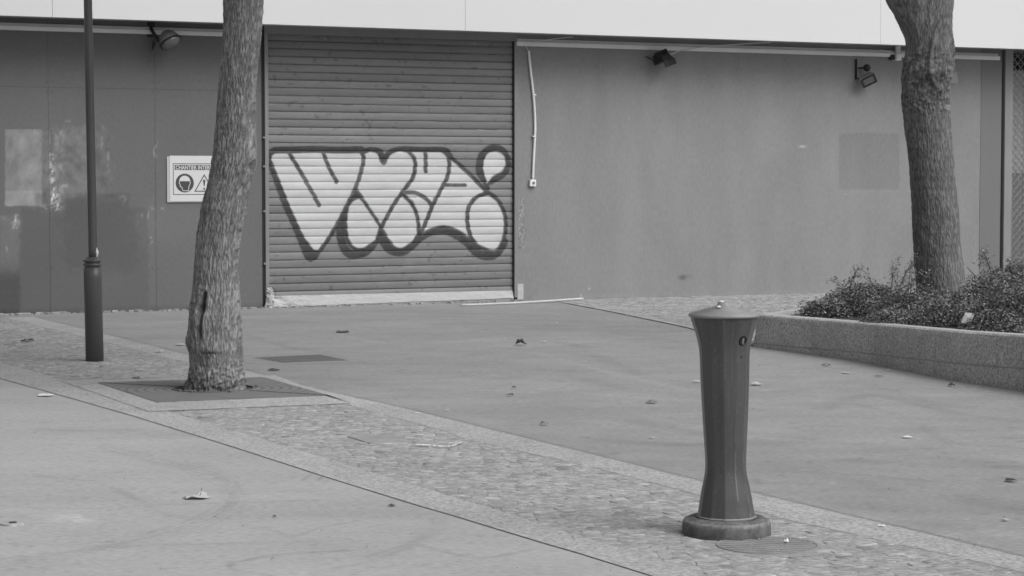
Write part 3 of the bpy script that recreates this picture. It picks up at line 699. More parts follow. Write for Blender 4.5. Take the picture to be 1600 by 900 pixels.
for st_ in range(4):                      # unseen storeys, added to block sky and darken the ground near the wall
    zb = fz + 1.9 + st_ * 3.0
    MB().box(uL0 - 6, uFar, 0, .3, zb, zb + .95).build("added_upper_wall", MS['wall_up'], B); MB().box(uL0 - 6, uFar, 0, .3, zb + 2.4, zb + 3.0).build("added_upper_wall", MS['wall_up'], B)
    u_ = uL0 - 6
    while u_ < uFar - 2.2:
        MB().box(u_, u_ + .9, 0.002, .298, zb + .95, zb + 2.4).build("added_upper_wall", MS['wall_up'], B); MB().box(u_ + .9, u_ + 2.3, .14, .17, zb + .95, zb + 2.4).build("added_window", MS['glass'], B); u_ += 2.3
    MB().box(u_, uFar, 0.002, .298, zb + .95, zb + 2.4).build("added_upper_wall", MS['wall_up'], B)
MB().box(uL0 - 6, uFar, -.2, 6, fz + 13.9, fz + 14.2).build("added_roof", MS['soffit'], B)  # top of the added storeys
MB().box(uL0 - 6, uFar, 5.7, 6, 0, fz + 13.9).build("back_wall", MS['soffit'], B)
print("TOP", TOP, "fz", fz, "sof", SOF)

# ---------------- cable trunking under the soffit
def rail(name, px0, py0, px1, py1, h, label, group=None, y0=-.05, steps=True):
    u0_, z0_ = WL(px0, py0, y0); u1_, z1_ = WL(px1, py1, y0); z = (z0_ + z1_) / 2
    o = empty(name, M=WM @ Matrix.Translation((u0_, 0, z))); tag(o, label, "cable trunking", group)
    L_ = u1_ - u0_
    MB().box(0, L_, y0, -.001, -h, -h * .42, .003).build("trunking_cover", MS['trunk_w'], o)
    MB().box(0.01, L_ - .02, y0 + .018, -.001, -h * .42 + .001, .0, .003).build("trunking_base", MS['trunk_g'], o)
    return o
rail("cable_trunking", -600, 20, 408, 44, .085, "long pale cable trunking under the soffit above the left wall")
rail("cable_trunking", 808, 62, 1563, 82, .095, "long pale cable trunking under the soffit above the right wall")
# thin cables lying over the trunking
def wcable(name, pts, r, m, label, y=-.07, cat="cable"):
    P = smooth([WL(x, z, y) for x, z in pts], 6); c = P[0]
    mb = MB().tube([(u - c[0], y, z - c[1]) for u, z in P], r, 8); o = mb.build(name, m, M=WM @ Matrix.Translation((c[0], 0, c[1])), sm=True)
    return tag(o, label, cat)
wcable("cable", [(830, 66), (870, 60), (895, 58)], .006, MS['trunk_g'], "short loose cable rising to the soffit right of the shutter", -.12)
wcable("cable", [(1045, 86), (1056, 82), (1064, 79), (1110, 72), (1170, 68), (1205, 66)], .007, MS['trunk_g'], "loose cable running from the black floodlight up over the trunking", -.08)
wcable("cable", [(1376, 78), (1390, 82), (1403, 84)], .008, MS['trunk_g'], "short cable sagging into the little junction box by the right tree", -.08)
# drop conduit with switch
c = WL(833, 286, -.02); o = empty("switch_drop", M=WM @ Matrix.Translation((c[0], 0, c[1]))); tag(o, "thin bowed white conduit running down to a small white switch box", "conduit")
P = smooth([WL(x, y, -.02) for x, y in ((826, 79), (829, 110), (834, 155), (836, 200), (834, 245), (832.5, 281))], 6)
MB().tube([(u - c[0], -.02, z - c[1]) for u, z in P], .017, 8).build("conduit", MS['trunk_w'], o, sm=True)
P2 = smooth([WL(x, y, -.02) for x, y in ((812, 68), (820, 71), (826, 80))], 5)
MB().tube([(u - c[0], -.02, z - c[1]) for u, z in P2], .005, 6).build("cable_end", MS['trunk_g'], o)
MB().box(-.055, .035, -.045, -.0, -.045, .045, .008).build("switch_box", MS['trunk_w'], o)
MB().lathe([(.020, 0), (.020, .006), (.001, .006)], 16, Matrix.Translation((-.005, -.045, 0)) @ Matrix.Rotation(math.pi / 2, 4, 'X')).build("switch_button", MS['housing'], o)
for (x, y) in ((834.5, 148), (834, 213)):
    uu, zz = WL(x, y, -.02); MB().box(uu - c[0] - .022, uu - c[0] + .022, -.042, 0, zz - c[1] - .008, zz - c[1] + .008).build("clip", MS['trunk_w'], o)
# junction box and dark box near the right tree
c = WL(1403, 88, -.08); o = empty("junction_box", M=WM @ Matrix.Translation((c[0], 0, c[1]))); tag(o, "small pale junction box hanging below the trunking beside the right tree", "junction box")
MB().box(-.04, .04, -.11, -.0, -.06, .03, .006).build("box_body", MS['trunk_w'], o)
MB().box(-.035, .035, -.10, -.052, .03, .18, .006).build("box_neck", MS['trunk_g'], o)
MB().box(-.11, -.045, -.07, -.0, -.05, .02, .006).build("cable_gland", MS['black'], o)
c = WL(1484, 122, -.1); o = empty("wall_box", M=WM @ Matrix.Translation((c[0], 0, c[1]))); tag(o, "dark box on the wall half hidden behind the right tree trunk", "electrical box")
MB().box(-.09, .07, -.2, -.0, -.09, .09, .008).build("box_body", MS['housing'], o); MB().box(-.09, .07, -.012, -.0, .09, .16, .003).build("box_bracket", MS['housing'], o)

# ---------------- floodlights
def smoothR(*a): return a
# 1. round one, left
c = WL(265, 64, -.28); o = empty("floodlight", M=WM @ Matrix.Translation((c[0], -.0, c[1]))); tag(o, "round glass-fronted floodlight on a bracket above the left wall", "floodlight", "floodlights on the facade")
MB().tube([(-.16, -.01, .17), (-.16, -.10, .12), (-.15, -.2, .06), (-.14, -.27, .0)], [.026, .022, .02, .024], 10).build("bracket", MS['black'], o, sm=True)
MB().box(-.20, -.11, -.03, -.001, .06, .24, .006).build("wall_plate", MS['black'], o)
Rl = Matrix.Translation((0, -.29, 0)) @ Vector((.30, -.42, -.74)).to_track_quat('Z', 'Y').to_matrix().to_4x4() @ Matrix.Scale(.84, 4)
MB().lathe([(.03, -.16), (.07, -.15), (.12, -.10), (.150, -.03), (.158, .03), (.150, .032)], 32, Rl).build("lamp_housing", MS['housing'], o, sm=True)
b = MB().lathe([(.152, .02), (.150, .045), (.13, .075), (.09, .097), (.04, .108), (.002, .11)], 32, Rl); obj("lamp_glass", b.v, b.f, MS['glass'], o, sm=True)
b = MB().lathe([(.150, .012), (.168, .012), (.168, .034), (.150, .034)], 32, Rl); b.build("lens_ring", MS['black'], o)
MB().box(.14, .165, -.05, .05, -.03, .05, .004, Rl).build("tilt_knob", MS['black'], o)
MB().tube([(-.15, -.2, -.02), (-.17, -.12, -.09), (-.15, -.04, -.10), (-.12, -.01, .03)], .007, 6).build("cable_end", MS['black'], o)
def box_flood(px, py, S, lab, R, dep=.2, glass=True):
    c = WL(px, py, -dep); o = empty("floodlight", M=WM @ Matrix.Translation((c[0], 0, c[1]))); tag(o, lab, "floodlight", "floodlights on the facade")
    T = Matrix.Translation((0, -dep, 0)) @ R
    v = [(-.12, -.04, -.075), (.12, -.04, -.075), (.12, -.04, .085), (-.12, -.04, .085), (-.07, .085, -.04), (.07, .085, -.04), (.07, .085, .05), (-.07, .085, .05)]
    v = [tuple(T @ (Vector(p) * S)) for p in v]
    return o, T, v
R1 = Matrix.Rotation(math.radians(28), 4, 'Z') @ Matrix.Rotation(math.radians(-14), 4, 'Y') @ Matrix.Rotation(math.radians(72), 4, 'X')
o, T, v = box_flood(1035, 92, 1.05, "black box floodlight tilted on the middle of the right wall", R1, .17)
obj("lamp_housing", v, [(0, 3, 2, 1), (4, 5, 6, 7), (0, 1, 5, 4), (1, 2, 6, 5), (2, 3, 7, 6), (3, 0, 4, 7)], MS['black'], o)
MB().box(-.115, .115, -.055, -.045, -.075, .08, .003, T).build("lamp_glass", MS['glass'], o)
MB().box(-.135, .135, -.13, -.04, .085, .10, .004, T).build("visor", MS['black'], o)
mb = MB()
for i in range(5): mb.box(-.07 + i * .035 - .004, -.07 + i * .035 + .004, .04, .11, -.04, .075, 0, T)
mb.build("cooling_fin", MS['black'], o)
MB().tube([(-.17, -.02, .03), (-.19, -.10, .02), (-.17, -.17, -.01), (-.12, -.19, -.02)], .010, 6).build("bracket", MS['black'], o)
MB().box(-.05, .05, -.03, -.001, -.05, .05, .004).build("wall_plate", MS['black'], o)
R2 = Matrix.Rotation(math.radians(-30), 4, 'Z') @ Matrix.Rotation(math.radians(-26), 4, 'Y') @ Matrix.Rotation(math.radians(38), 4, 'X')
o, T, v = box_flood(1356, 124, 1.0, "small floodlight with ball motion sensor on a long plate near the right tree", R2, .16)
obj("lamp_housing", v, [(0, 3, 2, 1), (4, 5, 6, 7), (0, 1, 5, 4), (1, 2, 6, 5), (2, 3, 7, 6), (3, 0, 4, 7)], MS['housing'], o)
MB().box(-.080, .080, -.048, -.034, -.05, .055, .003, T).build("lamp_glass", MS['glass'], o)
mb = MB(); 
for q in ((-.105, .105, -.055, -.03, .062, .078), (-.105, .105, -.055, -.03, -.072, -.056), (-.105, -.085, -.055, -.03, -.056, .062), (.085, .105, -.055, -.03, -.056, .062)): mb.box(*q, 0, T)
mb.build("lens_frame", MS['black'], o)
MB().box(-.105, -.06, -.03, -.001, .0, .29, .003).build("wall_plate", MS['frame'], o)
MB().box(-.112, -.105, -.05, -.001, .0, .29, .002).build("plate_edge", MS['black'], o)
MB().lathe([(.002, -.055), (.03, -.046), (.05, -.02), (.054, .0), (.05, .02), (.03, .046), (.002, .055)], 20, Matrix.Translation((.01, -.12, .165))).build("motion_sensor", MS['black'], o, sm=True)
MB().tube([(-.08, -.02, .165), (0, -.10, .165)], .012, 8).build("sensor_arm", MS['black'], o)
MB().tube([(-.08, -.02, .02), (-.06, -.10, -.0), (0, -.14, .06)], .010, 8).build("bracket", MS['black'], o)

# ---------------- site sign
u0_, zt_ = WL(261, 243, -.02); u1_, zb_ = WL(350, 316, -.02); W_, H_ = u1_ - u0_, zt_ - zb_
o = empty("warning_sign", M=WM @ Matrix.Translation((u0_, -.004, zb_))); tag(o, "white building site warning sign with helmet and triangle, half behind the leaning tree", "sign")
pxu = W_ / 89.0
def SX(px, py):       # pixel of the sign -> sign plane
    u, z = WL(px, py, -.02); return u - u0_, z - zb_
MB().add([(0, 0, .002), (0, 0, H_ - .012), (0, -.01, H_ - .012), (0, -.01, .002), (W_, 0, .002), (W_, 0, H_), (W_, -.01, H_), (W_, -.01, .002)], [(3, 2, 1, 0), (4, 5, 6, 7), (0, 1, 5, 4), (1, 2, 6, 5), (2, 3, 7, 6), (3, 0, 4, 7)]).build("back_sheet", MS['signb'], o)
x0, zb1 = SX(268, 312); x1, zt1 = SX(346, 245)
MB().box(x0 - .02, x1, -.016, -.0105, .012, H_ - .002, .001).build("sign_panel", MS['signp'], o)
def flatp(name, polys, m, y):
    mb = MB()
    for P_ in polys:
        n_ = len(P_); mb.add([(x, y, z) for x, z in P_] + [(x, y - .0012, z) for x, z in P_], [tuple(range(n_)), tuple(range(n_, 2 * n_))[::-1]] + [(i, n_ + i, n_ + (i + 1) % n_, (i + 1) % n_) for i in range(n_)])
    return mb.build(name, m, o)
a0 = SX(270.5, 304.5); a1 = SX(344, 255.5); bw_ = .008
def rr(x0, z0, x1, z1): return [(x0, z0), (x1, z0), (x1, z1), (x0, z1)]
flatp("border_line", [rr(a0[0], a0[1], a1[0], a0[1] + bw_), rr(a0[0], a1[1] - bw_, a1[0], a1[1]), rr(a0[0], a0[1] + bw_, a0[0] + bw_, a1[1] - bw_), rr(a1[0] - bw_, a0[1] + bw_, a1[0], a1[1] - bw_)], MS['ink'], -.0162)
hb0 = SX(273, 265.5); hb1 = SX(341, 258)
flatp("title_bar", [rr(hb0[0], hb0[1], hb1[0], hb1[1])], MS['ink'], -.0162)
tv, tf_ = text_mesh("CHANTIER INTERDIT", 1.0); tv = np.array(tv); tw = tv[:, 0].max(); th = tv[:, 1].max()
sx_ = (SX(338.5, 260)[0] - SX(274.5, 260)[0]) / tw; sz_ = (hb1[1] - hb0[1]) * .78 / th
obj("lettering", [(hb0[0] + .010 + p[0] * sx_, -.0190, hb0[1] + (hb1[1] - hb0[1]) * .12 + p[1] * sz_) for p in tv], tf_, MS['signp'], o)
cc = SX(288.6, 286); rad = (SX(303, 286)[0] - SX(274.5, 286)[0]) / 2
circ = [(cc[0] + rad * math.cos(t_), cc[1] + rad * math.sin(t_)) for t_ in np.linspace(0, 2 * math.pi, 40, endpoint=False)]
flatp("helmet_roundel", [circ], MS['ink'], -.0162)
def rp(pts): return [(cc[0] + x * rad, cc[1] + z * rad) for x, z in pts]
hel = [(-.68, .20)] + [(.60 * math.cos(t_), .20 + .58 * math.sin(t_)) for t_ in np.linspace(math.pi, 0, 14)] + [(.66, .20)]
face = [(-.58, .20), (-.60, .0), (-.50, -.15), (-.50, -.35), (-.32, -.45), (-.25, -.72), (-.15, -.82), (.42, -.82), (.44, -.45), (.60, .0), (.62, .20)]
thin = []
for p, q in zip(face[:-1], face[1:]):
    d = Vector((q[0] - p[0], q[1] - p[1])).normalized() * .035; nn = (-d.y, d.x)
    thin.append([(p[0] - nn[0], p[1] - nn[1]), (q[0] - nn[0], q[1] - nn[1]), (q[0] + nn[0], q[1] + nn[1]), (p[0] + nn[0], p[1] + nn[1])])
flatp("helmet_symbol", [rp(hel)] + [rp(t_) for t_ in thin], MS['signp'], -.0178)
tA, tB, tC = SX(319, 272), SX(303.5, 299.5), SX(335, 299.5)
def lerp(p, q, k): return (p[0] + (q[0] - p[0]) * k, p[1] + (q[1] - p[1]) * k)
ce = ((tA[0] + tB[0] + tC[0]) / 3, (tA[1] + tB[1] + tC[1]) / 3); iA, iB, iC = lerp(tA, ce, .16), lerp(tB, ce, .16), lerp(tC, ce, .16)
flatp("warning_triangle", [[tA, tB, iB, iA], [tB, tC, iC, iB], [tC, tA, iA, iC]], MS['ink'], -.0162)
e0 = SX(319, 281); e1 = SX(319, 291); e2 = SX(319, 295); ew = .016
flatp("exclamation_mark", [[(e0[0] - ew, e0[1]), (e0[0] + ew, e0[1]), (e1[0] + ew * .3, e1[1]), (e1[0] - ew * .3, e1[1])], [(e2[0] + ew * .8 * math.cos(t_), e2[1] + ew * .8 * math.sin(t_)) for t_ in np.linspace(0, 6.28, 10, endpoint=False)]], MS['ink'], -.0162)

# fallen tube
p0 = G(720, 477, .015); p1 = G(911, 466.5, .03); pm = ((p0[0] + p1[0]) / 2, (p0[1] + p1[1]) / 2, .024)
P = smooth([(p0[0], p0[1], .016), G(790, 474, .017) + (.017,), G(850, 470.7, .02) + (.02,), (p1[0], p1[1], .03)], 6)
tube = MB().tube([tuple(Vector(p) - Vector((p0[0], p0[1], 0))) for p in P], .014, 10).build("fallen_conduit", MS['trunk_g'], loc=(p0[0], p0[1], 0), sm=True)
tag(tube, "long thin white tube lying on the ground at the right foot of the shutter", "tube")

# ================================================================== TREES
def trunk(name, prof, D, z0, m, parent, segs, step, zmax, barkf, amp=1.0, special=None, toneset=None):
    zs = np.arange(z0, zmax, step); pz = np.array([p[0] for p in prof]); cx = np.interp(zs, pz, [p[1] for p in prof]); rr_ = np.interp(zs, pz, [p[2] for p in prof])
    def sm_(a_, k=9):
        kk = max(3, int(k)); ke = np.ones(kk) / kk; return np.convolve(np.pad(a_, kk // 2, 'edge'), ke, 'same')[kk // 2:kk // 2 + len(a_)] if kk % 2 else a_
    ks = int(.09 / step) | 1; cx = sm_(cx, ks); rr_ = sm_(rr_, ks)
    ph = np.linspace(-math.pi, math.pi, segs, endpoint=False)         # 0 faces the camera
    PH, ZZ = np.meshgrid(ph, zs); RR = rr_[:, None] + 0 * PH; CXX = cx[:, None] + 0 * PH
    s = PH * RR
    # wrap-free noise: sample on the cylinder
    nx = np.cos(PH) * RR; ny = np.sin(PH) * RR
    def cn(fx, fz, seed): return fbm(ny * fx + 40 + nx * fx * .31, ZZ * fz * 1.35 + nx * 1.3, seed)
    lump = (cn(3.2, 2.2, 5) - .5) * .045 + (cn(9, 6, 6) - .5) * .020
    fur = np.abs(cn(barkf, barkf * .09, 9) - .5) * 2; fur2 = np.abs(cn(barkf * 2.1, barkf * .26, 19) - .5) * 2
    disp = lump * amp * (RR / .2) + .010 * amp * (sstep(0, .35, fur) - .7) + .004 * amp * (sstep(0, .4, fur2) - .7)
    tone = .60 + .52 * sstep(0, .4, fur) + .25 * (cn(22, 6, 29) - .5)
    if special: disp, tone = special(PH, ZZ, RR, disp, tone, cn)
    R_ = RR + disp
    X = CXX + R_ * np.sin(PH); Y = D - R_ * np.cos(PH)
    nr, nc = PH.shape; V_ = np.c_[X.ravel(), Y.ravel(), ZZ.ravel()]
    i = np.arange(nr - 1)[:, None] * nc; j = np.arange(nc)[None, :]; j2 = (j + 1) % nc
    F_ = np.stack([i + j, i + j2, i + j2 + nc, i + j + nc], -1).reshape(-1, 4)
    V_ -= np.array([parent.location.x, parent.location.y, parent.location.z])
    return obj(name, V_, F_, m, parent, attr=[("tone", tone.ravel(), 'POINT')], sm=True)
def prof_px(rows, D):
    out = []
    for y, xl, xr in rows:
        a_ = AT(xl, y, D); b_ = AT(xr, y, D); out.append((a_[2], (a_[0] + b_[0]) / 2, (b_[0] - a_[0]) / 2))
    return sorted(out)
DL = 16.1
rows = [(616, 290, 383), (600, 294, 382), (585, 295, 381), (560, 296, 380), (530, 294, 378), (505, 295, 378), (490, 297, 376), (460, 301, 374), (440, 302, 373), (420, 303, 372), (373, 307, 374), (327, 314, 384), (300, 321, 390), (280, 326, 394), (256, 331, 400), (233, 334, 400), (187, 338, 400), (140, 342, 400), (93, 345, 404), (47, 348, 409), (0, 349, 412)]
pf = prof_px(rows, DL); pf = [(-.05, pf[0][1], pf[0][2])] + pf + [(3.6, pf[-1][1] + .06, .145), (4.6, pf[-1][1] + .02, .12), (6.5, pf[-1][1] - .1, .07)]
zpx = lambda y, D=DL: AT(800, y, D)[2]
def spA(PH, ZZ, RR, disp, tone, cn):
    py = np.interp(ZZ, [zpx(640), zpx(0)], [640, 0])
    # the split in the bark and its swollen lips
    cph = np.interp(py, [440, 455, 480, 520, 560], [-.40, -.36, -.46, -.48, -.55]) if True else 0
    ver = sstep(448, 462, py) * (1 - sstep(512, 535, py))
    wdt = .065 + .03 * np.exp(-((py - 462) / 14) ** 2) + .09 * np.exp(-((py - 480) / 9) ** 2)
    disp = disp - .085 * ver * np.exp(-((PH - cph) / wdt) ** 2) + .022 * ver * np.exp(-((np.abs(PH - cph) - .20) / .13) ** 2)
    tone = tone * (1 - .9 * ver * np.exp(-((PH - cph) / (wdt * .75)) ** 2))
    # ridge of healed bark leaving downward, knob
    disp = disp + .024 * np.exp(-((py - 540) / 12) ** 2 - ((PH + .05) / .3) ** 2) - .01 * np.exp(-((py - 548) / 2.5) ** 2 - ((PH + .05) / .22) ** 2)
    tone = tone * (1 - .4 * np.exp(-((py - 548) / 2) ** 2 - ((PH + .05) / .3) ** 2))
    disp = disp + .03 * np.exp(-((py - 530) / 16) ** 2 - ((PH + 1.2) / .35) ** 2) + .02 * np.exp(-((py - 480) / 25) ** 2 - ((PH + 1.1) / .3) ** 2)
    # rough foot
    foot = sstep(550, 590, py); disp = disp + foot * (cn(26, 22, 61) - .5) * .05 + .035 * foot * np.exp(-((PH + 1.15) / .35) ** 2) * sstep(590, 606, py)
    tone = tone * (1 - .6 * sstep(584, 594, py + 8 * (cn(8, 8, 3) - .5)) * sstep(.35, .7, cn(20, 20, 71))) * (1 + .12 * np.exp(-((py - 573) / 12) ** 2))
    # small knots higher up
    for y, p, k in ((283, .9, .02), (258, 1.0, -.022), (72, .0, .012), (105, .75, .015), (265, -.15, .012), (330, .2, .01), (200, .4, .008), (375, .1, .008)):
        g_2 = np.exp(-((py - y) / 7) ** 2 - ((PH - p) / .16) ** 2); disp = disp + k * g_2; tone = tone * (1 - (.5 if k < 0 else .15) * g_2)
    tone = tone * (1 + .22 * np.exp(-((py - 235) / 40) ** 2 - ((PH - .95) / .18) ** 2)) * (1 + .08 * (1 - sstep(250, 330, 640 - py) ))
    return disp, tone
base = AT(336, 611, DL)
T1 = empty("tree", (base[0], DL, 0)); tag(T1, "leaning furrowed tree with split bark growing from the iron grate", "tree")
trunk("trunk", pf, DL, -.03, MS['bark_a'], T1, 340, .0062, 4.6, 92, .72, spA)
def limbs(T, base_pts, mname, seed, m, nl=26, ls=1.0, tw=7):
    r = random.Random(seed); ends = []
    for P_, r0 in base_pts:
        pts = smooth(P_, 5); n_ = len(pts); mb = MB().tube([tuple(Vector(p) - T.location) for p in pts], [r0 * (1 - .75 * i / (n_ - 1)) for i in range(n_)], 12)
        o_ = mb.build("limb", m, T, sm=True); at = o_.data.attributes.new("tone", 'FLOAT', 'POINT'); at.data.foreach_set("value", [.95] * len(o_.data.vertices))
        ends.append(pts)
    mb = MB(); tips = []
    for pts in ends:
        for k in range(tw):
            p = Vector(pts[int(len(pts) * r.uniform(.35, .98))]); d = Vector((r.uniform(-1, 1), r.uniform(-1, 1), r.uniform(.1, 1))).normalized(); L_ = r.uniform(.8, 1.8) * (1.25 if ls > 1 else 1)
            q = p + d * L_; mid = (p + q) / 2 + Vector((0, 0, .12)); mb.tube([tuple(x - T.location) for x in (p, mid, q)], [.025, .016, .006], 6); tips.append((p, mid, q))
            for _ in range(3):
                e_ = mid.lerp(q, r.random()) ; d2 = Vector((r.uniform(-1, 1), r.uniform(-1, 1), r.uniform(-.3, 1))).normalized() * r.uniform(.3, .7)
                mb.tube([tuple(x - T.location) for x in (e_, e_ + d2)], [.008, .003], 4); tips.append((e_, e_ + d2 * .5, e_ + d2))
    o_ = mb.build("branches", m, T); at = o_.data.attributes.new("tone", 'FLOAT', 'POINT'); at.data.foreach_set("value", [.95] * len(o_.data.vertices))
    V_, F_, T_ = [], [], []
    for (a_, b_, c_) in tips:
        for _ in range(nl):
            k = r.random(); p = b_.lerp(c_, k) + Vector((r.gauss(0, .13), r.gauss(0, .13), r.gauss(0, .12))) * (2.2 if ls > 1 else 1) - T.location
            x = Vector((r.uniform(-1, 1), r.uniform(-1, 1), r.uniform(-.5, .5))).normalized(); y = x.cross(Vector((r.uniform(-1, 1), r.uniform(-1, 1), 1))).normalized(); s_ = r.uniform(.03, .06) * ls
            b0 = len(V_); V_ += [tuple(p - x * s_), tuple(p - y * s_ * .55), tuple(p + x * s_), tuple(p + y * s_ * .55)]; F_.append((b0, b0 + 1, b0 + 2, b0 + 3)); T_ += [r.uniform(.7, 1.4)] * 4
    obj("crown", np.array(V_), np.array(F_), MS['crown'], T, attr=[("tone", T_, 'POINT')])
tx = pf[-2][1]
limbs(T1, [([(tx, DL, 4.45), (tx + .1, DL + .1, 5.6), (tx - .1, DL, 7.0), (tx, DL - .1, 8.4)], .12), ([(tx, DL, 4.5), (tx + .5, DL - 1.2, 5.6), (tx + .9, DL - 2.6, 6.8)], .07), ([(tx, DL, 4.4), (tx - 1.3, DL - .2, 5.3), (tx - 2.8, DL - .4, 6.3)], .07), ([(tx, DL, 4.4), (tx - .9, DL + 1.2, 5.4), (tx - 2.0, DL + 2.4, 6.4)], .07), ([(tx, DL, 4.2), (tx - .7, DL + .3, 5.2), (tx - 1.4, DL + .5, 6.6)], .08), ([(tx, DL, 4.3), (tx + .8, DL - .4, 5.4), (tx + 1.5, DL - .5, 6.7)], .08), ([(tx, DL, 4.6), (tx - .8, DL - .9, 5.7), (tx - 1.5, DL - 1.8, 6.8)], .07), ([(tx, DL, 4.7), (tx + .4, DL + 1.1, 5.8), (tx + .2, DL + 2.2, 6.9)], .07)], "l", 4, MS['bark_a'], 90, 2.6, 14)  # crown out of view, made wide and dense to shade the ground below

DR = 21.0
rows = [(520, 1436, 1520), (480, 1434, 1512), (450, 1432, 1508), (433, 1430, 1506), (400, 1428, 1503), (371, 1426.5, 1500), (330, 1424.5, 1497), (300, 1423, 1493.5), (250, 1420, 1490), (200, 1413.5, 1485.5), (160, 1409.5, 1483), (130, 1408, 1484), (110, 1409, 1488), (87, 1413, 1491), (70, 1417, 1490.5), (50, 1420, 1488), (33, 1424, 1488), (0, 1428, 1490)]
pf2 = prof_px(rows, DR); pf2 += [(4.2, pf2[-1][1] + .05, .19), (5.2, pf2[-1][1] + .12, .15)]
zr = lambda y: AT(800, y, DR)[2]; mpp = DR / F
def spB(PH, ZZ, RR, disp, tone, cn):
    py = np.interp(ZZ, [zr(640), zr(-300)], [640, -300])
    L_ = np.interp(py, [-300, -60, 0, 17, 33, 50, 62, 75], [0, 62, 42, 30, 20, 9, 3, 0])   # px the left swelling stands out
    cosl = np.clip(np.cos(PH + math.pi / 2), 0, 1)
    disp = disp + L_ * mpp * cosl ** 2.2 - .02 * np.clip(L_ / 40, 0, 1) * np.exp(-((PH + .45) / .12) ** 2)
    # pruning scar and wrinkled collar
    dd = np.sqrt(((py - 85) / 55) ** 2 + ((PH - .45) / .62) ** 2)
    disp = disp + .018 * np.exp(-((dd - .95) / .12) ** 2) + .028 * np.exp(-((py - 110) / 13) ** 2 - ((PH - .55) / .7) ** 2) + .02 * np.exp(-((py - 110) / 13) ** 2 - ((PH + .15) / .25) ** 2)
    tone = tone * (1 - .28 * np.exp(-((dd - 1.08) / .05) ** 2) * (py < 112)) * (1 - .22 * np.exp(-((py - 128) / 7) ** 2) * np.exp(-((PH - .3) / .8) ** 2))
    wr = sstep(62, 88, py) * (1 - sstep(160, 190, py)); disp = disp + wr * (cn(24, 26, 51) - .5) * .022
    tone = tone * (1 - wr * .35 * sstep(.5, .62, cn(30, 26, 52)))
    return disp, tone
bR = AT(1470, 470, DR)
T2 = empty("tree", (bR[0], DR, .3)); tag(T2, "straight thick tree with knotty collar growing in the raised shrub bed", "tree")
trunk("trunk", pf2, DR, .2, MS['bark_b'], T2, 300, .0085, 4.5, 88, .5, spB)
tx = pf2[-1][1]; lx = AT(1395, -60, DR)
limbs(T2, [([(lx[0] + .16, DR, lx[2] - .3), (lx[0] - .05, DR, lx[2] + .35), (lx[0] - .8, DR + .1, lx[2] + 1.6), (lx[0] - 1.5, DR, lx[2] + 3.4)], .20), ([(tx - .03, DR, 4.3), (tx + .2, DR, 5.6), (tx + .4, DR, 7.2), (tx + .3, DR, 8.6)], .17), ([(tx, DR, 4.5), (tx + .9, DR - .4, 5.6), (tx + 1.7, DR - .6, 6.9)], .09)], "r", 9, MS['bark_b'])

# ================================================================== PLANTER
PL = empty("planter", (kb[0][0], kb[0][1], 0)); tag(PL, "raised bed edged with rough granite kerb stones on the right", "planter")
org = np.array([kb[0][0], kb[0][1]])
ring = [np.array(p) for p in kb + [(8.3, 15.2)] + kback[::-1]]
ht = [.312, .345, .402, .427, .48, .48, .40, .34]
cin = np.mean(ring, axis=0)
dens = []      # densify outline
for i in range(len(ring)):
    a_, b_ = ring[i], ring[(i + 1) % len(ring)]; n_ = max(1, int(np.linalg.norm(b_ - a_) / .06))
    for k in range(n_): dens.append((a_ + (b_ - a_) * k / n_, ht[i] + (ht[(i + 1) % len(ring)] - ht[i]) * k / n_))
Pd = np.array([p for p, _ in dens]); Hd = np.array([h for _, h in dens]); N_ = len(Pd)
tg = np.roll(Pd, -1, 0) - np.roll(Pd, 1, 0); nm_ = np.stack([-tg[:, 1], tg[:, 0]], 1); nm_ /= np.linalg.norm(nm_, axis=1)[:, None]
if ((cin - Pd) * nm_).sum() < 0: nm_ = -nm_
sl_ = np.r_[0, np.cumsum(np.hypot(*np.diff(Pd, axis=0).T))]
frac = .12 + .30 * np.clip(sl_ / 4.8, 0, 1.3)          # height of the footing course, growing towards the street
def loop(pts3): return pts3
levels = [(0.012, 0), (0.0, 0), (0.0, 'f'), (-.012, 'f2'), (-.012, 'mid'), (-.012, .90), (-.004, .965), (.012, 1.0)]
Vk = []; 
for offn, z in levels:
    nz_ = (fbm(sl_ * 11, sl_ * 0 + (hash(str(z)) % 7 if False else len(Vk) / N_), 3) - .5) * .005
    zz = {'f': Hd * frac, 'f2': Hd * frac + .008, 'mid': Hd * .6}.get(z, None) if isinstance(z, str) else Hd * z
    inn = -offn if False else {0.012: 0, 0.0: 0, -.012: .014, -.004: .02, .012: .036}[offn]
    if z == 0: inn = 0
    p = Pd + nm_ * (inn + nz_[:, None])
    Vk += [(x, y, q) for (x, y), q in zip(p - org, zz)]
nl = len(levels)
Fk = [(l * N_ + i, l * N_ + (i + 1) % N_, (l + 1) * N_ + (i + 1) % N_, (l + 1) * N_ + i) for l in range(nl - 1) for i in range(N_)]
obj("kerb_stone", Vk, Fk, MS['kerb'], PL)
b0 = [(x, y, q) for (x, y), q in zip(Pd + nm_ * .036 - org, Hd)]; b1 = [(x, y, q + .001) for (x, y), q in zip(Pd + nm_ * .17 - org, Hd)]; b2 = [(x, y, q - .12) for (x, y), q in zip(Pd + nm_ * .175 - org, Hd)]
obj("kerb_top", b0 + b1 + b2, [(l * N_ + i, l * N_ + (i + 1) % N_, (l + 1) * N_ + (i + 1) % N_, (l + 1) * N_ + i) for l in range(2) for i in range(N_)], MS['kerbtop'], PL)
mb = MB()
